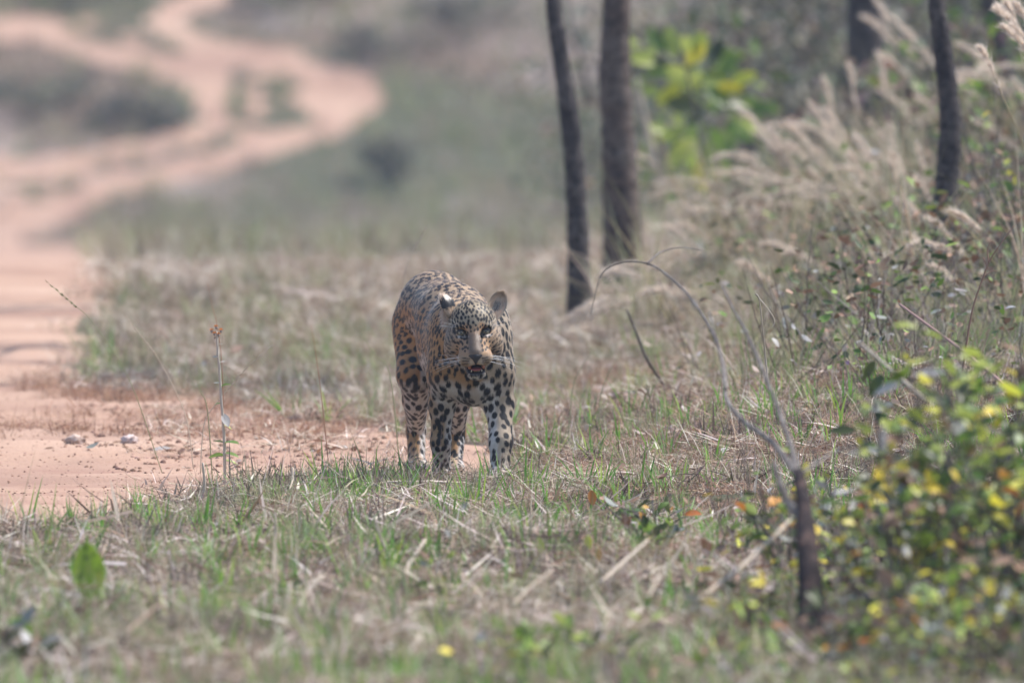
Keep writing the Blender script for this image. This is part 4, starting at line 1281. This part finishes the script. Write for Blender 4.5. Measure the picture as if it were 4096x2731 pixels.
def lone(px, py, Y, L, kind, d, nrm, label, stemto=True):
    c = U(px, py, Y); g_ = at(px + rnd.uniform(-12, 12), Y + rnd.uniform(-.05, .05))
    t = E('seedling', g_, label, 'seedling')
    leaf_obj(t, c, d, nrm, L, kind)
    mb = MB(); p = curve([g_, (g_ + c) / 2 + rv(.01), c - Vector(d).normalized() * L * .14], 4); mb.tube(p, radii(.002, .0014, len(p)), 5); pt('stem', mb, grn_st, t)
lone(2165, 2215, -6, .052, 'lime', (-.1, -.1, 1), (.3, -1, .2), 'single lime green leaf held upright below the leopard')
lone(2350, 2140, -6.2, .040, 'yellow', (.15, -.1, -1), (.1, -1, .3), 'single bright yellow leaf hanging in the grass')
lone(2390, 2190, -6.2, .042, 'orange', (.1, 0, -1), (.2, -1, .1), 'orange yellow leaf just under the bright yellow one')
lone(1140, 2350, -9, .065, 'dark', (1, -.3, .35), (-.2, -.5, 1), 'dark green leaf beside the frayed straw bundle')
lone(2365, 1960, -3, .05, 'orange', (.1, -.2, -1), (.1, -1, .2), 'orange and yellow withered leaf in front of the grass right of the leopard')
lone(3440, 2010, -7, .035, 'orange', (.3, -.2, -.6), (0, -1, .5), 'small orange leaf hanging right of the dead sapling')
# the big upright leaf
t = E('broad_seedling', at(352, -8.6), 'seedling with one big cupped green leaf in the left foreground', 'seedling')
mbl = leaf_shape(.158, .098, .5, .55, (.13, .22, .025), 12, .001)
big_m = mat('big_leaf', (.24, .36, .03), .38, .45, trans=.45, noise=[(45, (.10, .17, .02), .52, .66), (18, (.34, .36, .05), .55, .7)])
me = mbl.mesh('leaf', big_m)
o = obj('leaf', me, t); o.matrix_local = Matrix.Translation(U(355, 2392, -8.6) - t.location) @ orient((-.06, .12, 1), (.25, -1, .1))
o.modifiers.new('s', 'SUBSURF').levels = 1
mb = MB(); p = [at(352, -8.6), U(350, 2450, -8.6), U(355, 2380, -8.6)]; mb.tube(curve(p, 4), radii(.003, .002, 9), 6); pt('stem', mb, grn_st, t)

# ------------------------------------------------------------------ shrubs
def shrub(base, h, spread, nst, nl, kinds, Lr, label, m=None, cat='shrub', lean=(0, 0), name='shrub', group=None, bare=0.25, r=.005):
    t = E(name, base, label, cat, group)
    per = max(1, nl // nst)
    for k in range(max(2, nst // 3)):       # bare twigs reaching out of the leaves
        a = rnd.random() * 6.283; d_ = Vector((math.cos(a) * spread * 1.1, math.sin(a) * spread * .6, h * rnd.uniform(.9, 1.3)))
        mb = MB(); p = curve([base + rv(.02), base + d_ * .5 + rv(.03), base + d_], 6); mb.tube(p, radii(r * 1.2, .0014, len(p)), 5, wob=.3); pt('twig', mb, dead_m, t)
    for k in range(nst):
        a = rnd.random() * 6.283; s = spread * rnd.uniform(.4, 1)
        tip = base + Vector((math.cos(a) * s + lean[0], math.sin(a) * s * .8 + lean[1], h * rnd.uniform(.65, 1.05)))
        mid = (base + tip) / 2 + Vector((math.cos(a) * s * -.12, 0, h * .1)) + rv(.02)
        p = curve([base + rv(.015), mid, tip], 8)
        mb = MB(); mb.tube(p, radii(r, .0012, len(p)), 5, wob=.2); pt('stem', mb, m or dead_m, t)
        for i in range(per):
            f = rnd.uniform(bare, 1); q = p[min(len(p) - 1, int(f * len(p)))]
            d = Vector((rnd.uniform(-1, 1), rnd.uniform(-1, 1), rnd.uniform(-.5, .7)))
            tw = q + d.normalized() * rnd.uniform(.005, .06) 
            leaf_obj(t, tw, d, Vector((rnd.uniform(-.7, .7), rnd.uniform(-.9, .3), 1)), rnd.uniform(*Lr), rnd.choice(kinds))
    return t
Yg = ['yellow', 'lime', 'lime', 'green', 'green', 'green', 'grey', 'yellow', 'lime', 'brown', 'dark', 'dark']
for (px, Y, h, sp, nst, nl, kinds, Lr, lb, lean) in (
    (3540, -8.6, .46, .24, 8, 120, Yg + ['brown', 'dark'], (.03, .06), 'yellow green shrub nearest to the pale backed leaves', (.05, 0)),
    (3790, -9.6, .62, .28, 11, 200, Yg, (.03, .062), 'yellow leaved shrub with orange tips in the middle of the right thicket', (.05, 0)),
    (3990, -9.0, .72, .30, 11, 210, Yg + ['lime'], (.03, .062), 'tallest yellow green shrub at the right edge', (0, 0)),
    (4080, -10.6, .55, .27, 9, 150, Yg + ['orange', 'dark'], (.03, .06), 'shrub with orange and dark leaves cut by the right edge', (-.05, 0)),
    (3660, -10.2, .40, .24, 9, 130, ['lime', 'green', 'dark', 'green', 'brown', 'grey', 'yellow', 'dark', 'brown'], (.028, .055), 'half high shrub with scattered yellow leaves right of the dead sapling', (0, 0)),
    (3520, -9.8, .28, .22, 8, 100, ['lime', 'green', 'dark', 'yellow', 'brown', 'grey', 'brown'], (.025, .05), 'low green and brown shrub right of the dead sapling foot', (0, 0)),
    (3830, -10.0, .38, .26, 9, 140, ['lime', 'green', 'dark', 'dark', 'yellow', 'brown'], (.025, .05), 'low shrub of mixed dark and lime leaves near the bottom', (0, 0)),
    (4060, -10.4, .42, .24, 9, 120, ['green', 'dark', 'lime', 'brown', 'dark'], (.025, .05), 'low dark green shrub in the bottom right corner', (0, 0)),
    (3700, -11.3, .24, .22, 8, 90, ['green', 'dark', 'lime', 'brown', 'dark', 'orange'], (.025, .045), 'spreading dark weed on the bottom edge right of the dead sapling', (0, 0)),
    (3320, -11.3, .17, .2, 8, 70, ['green', 'dark', 'lime', 'brown', 'brown', 'orange'], (.025, .045), 'brown and green weed on the bottom edge below the dead sapling', (0, 0)),
    (3090, -9.9, .14, .18, 7, 60, ['green', 'lime', 'dark', 'yellow', 'brown', 'brown'], (.02, .042), 'low weed with mixed leaves left of the dead sapling foot', (0, 0)),
    (3340, -7.6, .34, .2, 7, 66, ['green', 'lime', 'yellow', 'orange', 'brown', 'grey'], (.025, .05), 'thin shrub with yellow and orange leaves growing against the dead sapling', (0, 0)),
    (3130, -6.8, .30, .18, 7, 50, ['green', 'lime', 'dark', 'orange', 'brown', 'dark'], (.025, .05), 'thin dark shrub just left of the dead sapling stem', (0, 0)),
    (2130, -10.9, .13, .14, 6, 48, ['lime', 'lime', 'green', 'green'], (.022, .045), 'low lime leaved weed at the bottom centre', (0, 0)),
    (2440, -11.0, .12, .14, 6, 40, ['green', 'lime', 'dark'], (.02, .04), 'low green weed right of the bottom centre', (0, 0)),
    (120, -11.0, .12, .16, 6, 36, ['dark', 'brown', 'grey', 'green'], (.03, .06), 'withered dark weed in the bottom left corner', (0, 0)),
    (2640, -4.0, .12, .18, 7, 42, ['green', 'orange', 'brown', 'grey', 'dark', 'dark'], (.02, .042), 'small weed with grey and orange leaves among the grass right of the paws', (0, 0)),
    (2560, -5.4, .10, .16, 6, 30, ['brown', 'dark', 'green', 'brown'], (.025, .045), 'small dark weed in front of the one with grey and orange leaves', (0, 0))):
    shrub(at(px, Y), h * (1.3 if px > 3500 else 1), sp, nst, nl, kinds, (Lr[0] * 1.1, Lr[1] * 1.5), lb, lean=lean, bare=.12)
# tangle of small leaves and twigs under and between the shrubs
def clump(n, R, h, kinds, tw=14):
    mb = MB()
    for _ in range(tw):
        a = Vector((rnd.uniform(-R, R), rnd.uniform(-R, R), -.01)); b = a + Vector((rnd.uniform(-R, R), rnd.uniform(-R, R), rnd.uniform(.4, 1.1) * h))
        mb.tube([a, (a + b) / 2 + rv(.02), b], [.002, .0016, .0008], 3, jit(rnd.choice([(.16, .12, .10), (.30, .26, .23), (.09, .06, .05)])), cap=False)
    for _ in range(n):
        k = rnd.choice(kinds); L = rnd.uniform(.018, .045)
        l = leaf_shape(L, L * rnd.uniform(.4, .65), rnd.uniform(-1.2, 1.2), rnd.uniform(-.2, .6), jit(rnd.choice(LEAFC[k])), 3)
        merge(mb, l, Matrix.Translation((rnd.uniform(-R, R), rnd.uniform(-R, R), rnd.uniform(.0, h))) @ Euler((rnd.uniform(-1, 1), rnd.uniform(-1, 1), rnd.random() * 6.28)).to_matrix().to_4x4())
    return mb
c_under = variants('undergrowth_clump', [clump(34, .13, .20, ['green', 'dark', 'lime', 'brown', 'brown', 'yellow', 'grey', 'dark']) for _ in range(7)], leaf_litter_m)
c_under2 = variants('bank_clump', [clump(34, .16, .3, ['green', 'dark', 'brown', 'brown', 'brown', 'dark', 'grey']) for _ in range(6)], leaf_litter_m)
P = sample(-13, -5, 42, keep=prob(lambda x, y: S(x, .62, 1.15) * .75 + .004))
put('undergrowth', c_under, P, .6, 1.5, .25, 'tangle of twigs and small mixed leaves under the shrubs in the right foreground', 'undergrowth')
P = sample(1.5, 24, 7.5, keep=prob(lambda x, y: S(x, .65, 1.6) * .8 * S(y - (1.6 - x) * 5, -2, 2)))
put('bank_undergrowth', c_under2, P, .7, 1.5, .25, 'tangle of twigs and leaves on the bank among the feathery grass', 'undergrowth')
# broad-leaf sprig with pale-backed leaves
c0 = at(3570, -6.9)
t = E('broadleaf_sprig', c0, 'leafless topped sprig carrying dark leaves with pale grey undersides', 'sprig')
p = curve([c0, U(3560, 2100, -6.9), U(3520, 1800, -6.9), U(3500, 1600, -6.9), U(3475, 1480, -6.9)], 6)
mb = MB(); mb.tube(p, radii(.006, .002, len(p)), 6, wob=.2); pt('stem', mb, dead_m, t)
for (a, b, d, n_, L, kd) in ((3530, 1500, (-.5, 0, -.8), (-.2, -1, .1), .075, 'dark'), (3500, 1440, (-.6, 0, -.9), (.4, -1, .1), .07, 'dark'), (3475, 1640, (.9, 0, .22), (-.1, -.6, .9), .075, 'grey'), (3500, 1650, (.5, -.2, -.5), (0, -1, .2), .07, 'dark'),
                             (3550, 1810, (-.9, 0, .25), (0, -.6, 1), .085, 'grey'), (3500, 1830, (.8, 0, -.3), (0, -1, .3), .08, 'dark'), (3420, 1720, (-1, 0, -.05), (0, -.7, .5), .075, 'dark'), (3580, 1690, (1, 0, -.2), (.1, -.8, .4), .07, 'dark'),
                             (3180, 1800, (-.8, 0, .1), (0, -.9, .5), .04, 'lime'), (3230, 1850, (-.2, 0, -1), (0, -1, .2), .05, 'yellow')):
    leaf_obj(t, U(a, b, -6.9), d, n_, L, kd)
# green leaved sapling behind
c0 = at(2860, 22)
t = E('leafy_sapling', c0, 'slender sapling with big yellow green leaves right of the thick brown trunk', 'sapling')
p = curve([c0, U(2850, 800, 22), U(2800, 550, 22), U(2760, 350, 22), U(2720, 180, 22)], 6)
mb = MB(); mb.tube(p, radii(.012, .004, len(p)), 7); pt('stem', mb, dead_m, t)
for (a, b, kd, L, dx, dz) in ((2760, 300, 'lime', .17, -.8, .1), (2740, 260, 'yellow', .15, .5, .5), (2700, 230, 'lime', .16, -.2, .9), (2680, 300, 'green', .14, -1, 0), (2800, 320, 'lime', .15, 1, .1), (2820, 360, 'green', .15, .7, -.5),
                             (2870, 350, 'yellow', .14, .9, -.1), (2880, 300, 'green', .13, .5, .6), (2840, 270, 'dark', .16, .3, .8), (2880, 400, 'dark', .19, .9, -.2), (2800, 430, 'dark', .18, -.7, .1), (2780, 560, 'lime', .19, -.6, -.55),
                             (2830, 560, 'lime', .20, .2, -.9), (2860, 600, 'green', .18, .3, -.8), (2800, 640, 'yellow', .17, .1, -1), (2740, 520, 'lime', .14, -.9, -.3), (2720, 340, 'yellow', .15, -.6, -.5), (2620, 260, 'lime', .13, -.9, .2),
                             (2900, 500, 'green', .16, .8, -.4), (2660, 210, 'green', .13, -.5, .6), (2780, 220, 'lime', .13, .3, .9), (2930, 330, 'yellow', .13, 1, .3), (2960, 400, 'lime', .14, .9, -.3), (3000, 430, 'green', .13, .8, -.2)):
    for q in range(5):
        leaf_obj(t, U(a + (rnd.uniform(-190, 200) if q else 0), b + (rnd.uniform(-110, 130) if q else 0), 26 + (rnd.uniform(0, 9) if q else 0)), (dx + (rnd.uniform(-.7, .7) if q else 0), rnd.uniform(-.5, .5), dz), (rnd.uniform(-.5, .5), -1, rnd.uniform(.1, .8)), L * (1.1 if not q else rnd.uniform(.5, .95)), kd if not q else rnd.choice(['lime', 'green', 'green', 'lime', 'dark']))

# ------------------------------------------------------------------ feathery grass on the bank
plume_m = mat('feathery_plume', (.80, .69, .58), .8, .2, trans=.4)
straw_s = mat('straw_stem', (.42, .36, .22), .7, .3, trans=.1)
def plume_clump(px, Y, tips, label):
    Y += 4 if Y > 7 else 1
    b = at(px, Y)
    t = E('plume_grass', b, label, 'tall grass', 'feathery grass clumps on the bank')
    bl = MB()
    for _ in range(70):
        blade(bl, (b.x + rnd.gauss(0, .07), b.y + rnd.gauss(0, .1), b.z - .02), rnd.uniform(0, 6.28), rnd.uniform(.05, .7), rnd.uniform(.35, .95), rnd.uniform(.004, .009), rnd.uniform(.2, 1.7), jit(rnd.choice(OLIVE + STRAW[:3])), 6, z0=b.z)
    o = pt('blades', bl, green_m, t, col=True); o['kind'] = 'stuff'
    tips = tips + [(a + rnd.uniform(-110, 150), c + rnd.uniform(-70, 120), g + rnd.uniform(-.3, .3), L * rnd.uniform(.7, 1.1)) for (a, c, g, L) in tips for _ in (0, 1)]
    for (a, c, ang, L) in tips:
        tip = U(a, c, Y + rnd.uniform(-.5, .5))
        d = Vector((math.cos(ang), 0, math.sin(ang)))        # from the tip down towards the stem
        pl = L
        base = tip + d * pl + Vector((0, 0, -.02))
        s0 = b + rv(.03); s0.z = b.z
        path = curve([s0, (s0 + base) / 2 + Vector((.06, 0, .10)), base, tip + d * pl * .45 + Vector((0, 0, .012)), tip], 6)
        mb = MB(); mb.tube(path, radii(.0035, .0012, len(path)), 5); pt('stem', mb, straw_s, t)
        pm = MB(); k = path[-13:]
        for i in range(170):
            f = rnd.random(); q = k[min(len(k) - 1, int(f * len(k)))] + rv(.004)
            w = .012 + .023 * math.sin(math.pi * min(1, f * .9 + .1))
            dd = (-d + rv(.55)); dd.normalize(); s = dd.cross(rv()).normalized() * .0035
            pm.add([q - s, q + s, q + dd * rnd.uniform(.5, 1.2) * w * 1.6], [(0, 1, 2)])
        pt('plume', pm, plume_m, t, smooth=False)
r_ = math.radians
plume_clump(3900, 17, [(3550, 61, r_(-44), .26), (3590, 165, r_(-45), .28), (3540, 330, r_(-44), .32), (3640, 400, r_(-40), .22)], 'feathery grass with the highest plumes, left of the curved dark trunk')
plume_clump(3620, 15, [(3390, 262, r_(-74), .20), (3240, 445, r_(-42), .26), (3330, 500, r_(-50), .20), (3420, 560, r_(-60), .2)], 'feathery grass clump under the widest dark trunk')
plume_clump(3420, 14, [(3150, 490, r_(-48), .26), (3080, 505, r_(-12), .18), (2960, 445, r_(-42), .24), (3120, 600, r_(-52), .2)], 'feathery grass clump right of the green leaved sapling')
plume_clump(3560, 12, [(3360, 670, r_(-22), .22), (3440, 560, r_(-62), .22), (3090, 730, r_(-3), .28), (3470, 740, r_(-30), .2)], 'feathery grass clump with low level plumes in the middle of the bank')
plume_clump(3200, 13, [(2900, 860, r_(4), .22), (3100, 835, r_(-22), .2), (3050, 940, r_(-6), .2), (2920, 690, r_(-8), .2)], 'feathery grass clump at the left end of the level plumes')
plume_clump(4060, 14, [(3840, 310, r_(-8), .28), (3905, 490, r_(-28), .24), (4050, 320, r_(-58), .2), (3830, 180, r_(-30), .18)], 'feathery grass clump right of the curved dark trunk')
plume_clump(3600, 10, [(3650, 710, r_(-50), .14), (3560, 640, r_(-70), .2), (3580, 800, r_(-60), .18)], 'short feathery grass at the foot of the curved dark trunk')
plume_clump(2820, 17, [(2480, 625, r_(-4), .18), (2630, 735, r_(4), .28), (2660, 860, r_(-6), .22), (2850, 690, r_(-14), .24)], 'feathery grass clump just right of the thick brown trunk')
plume_clump(2960, 12, [(2860, 930, r_(-14), .18), (2740, 1040, r_(6), .24), (2650, 900, r_(-30), .2), (2900, 1080, r_(-2), .22)], 'feathery grass clump below the green leaved sapling')
plume_clump(2620, 8, [(2240, 1300, r_(30), .26), (2420, 1090, r_(12), .22), (2560, 1180, r_(6), .2), (2330, 1240, r_(24), .2)], 'low feathery grass clump leaning towards the leopard')
plume_clump(3150, 9, [(3000, 1080, r_(-4), .22), (2880, 1180, r_(0), .2), (3050, 980, r_(-10), .2), (2940, 1270, r_(4), .2)], 'low feathery grass clump behind the bare branches')
plume_clump(3640, 6, [(3640, 985, r_(2), .16), (3700, 870, r_(-40), .2), (3620, 1080, r_(-20), .16)], 'low feathery grass clump in front of the curved dark trunk')
plume_clump(4130, 4, [(3990, 30, r_(-52), .12), (4010, 110, r_(-45), .14), (4060, 20, r_(-60), .12)], 'brown seed grass hanging into the top right corner')

# ------------------------------------------------------------------ thicket behind the bank and far bushes
def bush(px, Y, w, h, n, cols, label, Ls=(.05, .12), lift=0.0, cat='bush', group='bushes behind the bank', z=None, stems=5):
    b = at(px, Y)
    if z is not None: b.z = z
    t = E('bush', b, label, cat, group)
    for k in range(stems):
        mb = MB(); p = curve([b + rv(.05), b + Vector((rnd.uniform(-w, w) * .5, rnd.uniform(-w, w) * .3, h * .5)), b + Vector((rnd.uniform(-w, w), rnd.uniform(-w, w) * .5, h * rnd.uniform(.8, 1.15)))], 4)
        mb.tube(p, radii(.016, .004, len(p)), 5); pt('stem', mb, bark_b, t)
    mb = MB(); foliage(mb, b + Vector((0, 0, h * .55 + lift)), (w, w * .8, h * .55), n, Ls, cols, 16)
    pt('foliage', mb, leafy_m, t, col=True, smooth=False)
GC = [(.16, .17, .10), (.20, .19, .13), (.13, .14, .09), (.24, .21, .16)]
DK = [(.055, .06, .04), (.08, .075, .055), (.10, .09, .07)]
BR = [(.20, .15, .11), (.14, .10, .08), (.26, .21, .17)]
for (px, Y, w, h, n, cols, lb) in (
    (2750, 44, .9, 1.5, 900, GC, 'grey green bush in shade behind the green leaved sapling'), (3080, 40, .9, 1.6, 1000, GC + DK, 'dim bush between the sapling and the widest trunk'),
    (3320, 46, 1.0, 1.9, 1500, DK * 2 + GC, 'dark tall bush left of the widest trunk'), (3640, 42, .9, 1.7, 1000, DK + GC + BR, 'dark brownish bush between the widest and the curved trunk'),
    (3900, 38, .8, 1.6, 900, DK + GC, 'dark bush right of the curved trunk'), (4120, 36, .8, 1.7, 900, DK + LEAFC['green'], 'dark green bush at the top right corner'),
    (3600, 24, .5, .55, 500, GC + BR, 'low brownish bush under the widest trunk'), (3960, 20, .45, .6, 500, LEAFC['green'] + BR, 'green and brown bush behind the right edge weeds'),
    (2560, 56, 1.0, 1.5, 800, GC, 'hazy bush seen between the trunks'), (2950, 62, 1.4, 2.6, 1000, GC + BR, 'tall hazy thicket at the top behind the sapling'),
    (3500, 64, 1.6, 3.2, 1800, GC + DK * 2, 'tall hazy thicket behind the widest trunk'), (4000, 60, 1.5, 3.2, 1800, DK * 2 + GC, 'tall dim thicket behind the top right corner'),
    (2320, 80, 1.2, 1.9, 600, GC, 'pale hazy thicket behind the slim leaning trunk')):
    bush(px, Y, w, h, n, cols, lb)
for (px, py, w, h, n, cols, lb) in (
    (1560, 740, .36, .6, 340, DK + GC, 'dark upright bush on the far hillside above the back of the leopard'), 
    (560, 520, .75, .36, 350, DK + GC, 'low dark bush inside the bend of the winding track'), 
     (1150, 40, .8, .5, 350, GC, 'grey bush at the top of the hillside right of the track'),
    (120, 430, .9, .4, 350, GC, 'grey green bush at the left edge of the hillside'), (1800, 120, .9, .6, 350, GC + DK, 'dim bush at the top centre of the hillside'),
    (1500, 250, .8, .4, 300, BR + GC, 'brownish bush above the outer bend of the track'), (330, 20, .9, .3, 260, GC, 'low bush at the top between the two tracks')):
    g_ = on_ground(px, py, 185)
    bush(px, g_.y, w, h, n, cols, lb, Ls=(.08, .2), group='bushes on the far hillside', z=g_.z)
# brown withered mass at the right
c0 = at(3920, 8)
shrub(c0, .42, .28, 9, 90, ['brown', 'brown', 'dark', 'brown', 'green'], (.04, .08), 'withered bush of curled brown leaves behind the reddish stem', group=None, bare=.1)
shrub(at(4070, 9), .62, .22, 6, 44, ['green', 'dark', 'dark', 'brown', 'yellow'], (.03, .06), 'fresh green bush at the right edge above the yellow shrubs')
shrub(at(3560, 9), .36, .22, 6, 40, ['dark', 'green', 'brown'], (.03, .055), 'thin dark leaved shrub left of the withered brown bush')
shrub(at(3930, 14), .7, .16, 4, 18, ['green', 'lime', 'green'], (.05, .09), 'bright green leaved sprout just right of the curved dark trunk')

# purple wildflower
f0 = on_ground(3395, 1530)
t = E('wildflower', f0, 'tiny purple wildflower on a thin stem in the grass right of the leopard', 'flower')
c = f0 + Vector((-.004, 0, .065)); mb = MB(); mb.tube(curve([f0, f0 + Vector((.004, 0, .03)), c], 4), radii(.0012, .0007, 9), 5); pt('stem', mb, grn_st, t)
pu_m = mat('purple_petal', (.45, .22, .62), .6, .3)
for i in range(9):
    a = i * .698; mb = MB(); d = Vector((math.cos(a), -.25, math.sin(a))); s = Vector((-d.z, 0, d.x)) * .002
    mb.add([c, c + d * .005 + s, c + d * .009, c + d * .005 - s], [(0, 1, 2, 3)]); pt('petal', mb, pu_m, t)

# stones and leaves on the track
def stone(px, py, r, c, label, name='stone', cat='stone'):
    g_ = on_ground(px, py)
    mb = pebble(r, c, 3); me = mb.mesh(name, stone_m, True, True)
    tag(obj(name, me, None, g_ + Vector((0, 0, r * .35))), label, cat)
stone(518, 1775, .030, (.62, .50, .46), 'small pinkish white stone lying on the track near the herb')
stone(300, 1775, .032, (.52, .40, .34), 'pale flattish stone on the track, left of the pinkish white one')
stone(498, 1500, .030, (.045, .045, .05), 'small blackish stone on the far side of the track')
stone(1190, 1690, .03, (.36, .27, .22), 'brown stone on the track edge between herb and leopard')
def fallen(px, py, L, kd, label, ax=(1, 0, .1), nrm=(0, -.5, 1)):
    g_ = on_ground(px, py) + Vector((0, 0, .012))
    o = bpy.data.objects.new('fallen_leaf', rnd.choice(LMESH[kd])); COL.objects.link(o)
    o.matrix_world = Matrix.Translation(g_) @ orient(ax, nrm) @ Matrix.Diagonal((L, L, L, 1))
    tag(o, label, 'leaf', 'dry leaves lying on the track')
fallen(612, 1812, .065, 'grey', 'pale curled dry leaf lying on the track beside the herb')
fallen(650, 1806, .05, 'brown', 'dark brown leaf tucked under the pale curled one')
fallen(345, 1810, .05, 'grey', 'narrow pale leaf tilted up on the track', (1, 0, .35))
fallen(450, 1792, .03, 'brown', 'small dark leaf between the pale leaves on the track')
fallen(760, 1720, .04, 'brown', 'reddish brown leaf behind the herb on the track')
fallen(180, 1810, .035, 'brown', 'small brown leaf at the left edge of the leaf line on the track')
fallen(1240, 1580, .05, 'grey', 'pale leaf lying in the grass left of the hind leg')
fallen(3060, 1640, .05, 'brown', 'brown leaf lying in the grass behind the bare branches')
fallen(2300, 1925, .05, 'grey', 'greyish leaf lying right of the leading paw', (1, .2, -.1))
# ------------------------------------------------------------------ haze
hz = bpy.data.materials.new('haze_air'); hz.use_nodes = True
nt = hz.node_tree; nt.nodes.clear()
pv = nt.nodes.new('ShaderNodeVolumePrincipled')
pv.inputs['Color'].default_value = (.66, .78, 1.0, 1)
pv.inputs['Density'].default_value = HAZE
pv.inputs['Anisotropy'].default_value = 0.3
mo = nt.nodes.new('ShaderNodeOutputMaterial')
nt.links.new(pv.outputs[0], mo.inputs['Volume'])
x0, x1, y0, y1, z0, z1 = -2500, 2500, -2500, 3600, -6, 125
mb = MB()
mb.add([(x0, y0, z0), (x1, y0, z0), (x1, y1, z0), (x0, y1, z0), (x0, y0, z1), (x1, y0, z1), (x1, y1, z1), (x0, y1, z1)],
       [(0, 3, 2, 1), (4, 5, 6, 7), (0, 1, 5, 4), (1, 2, 6, 5), (2, 3, 7, 6), (3, 0, 4, 7)])
o = obj('haze', mb.mesh('haze', hz, smooth=False)); tag(o, kind='stuff')
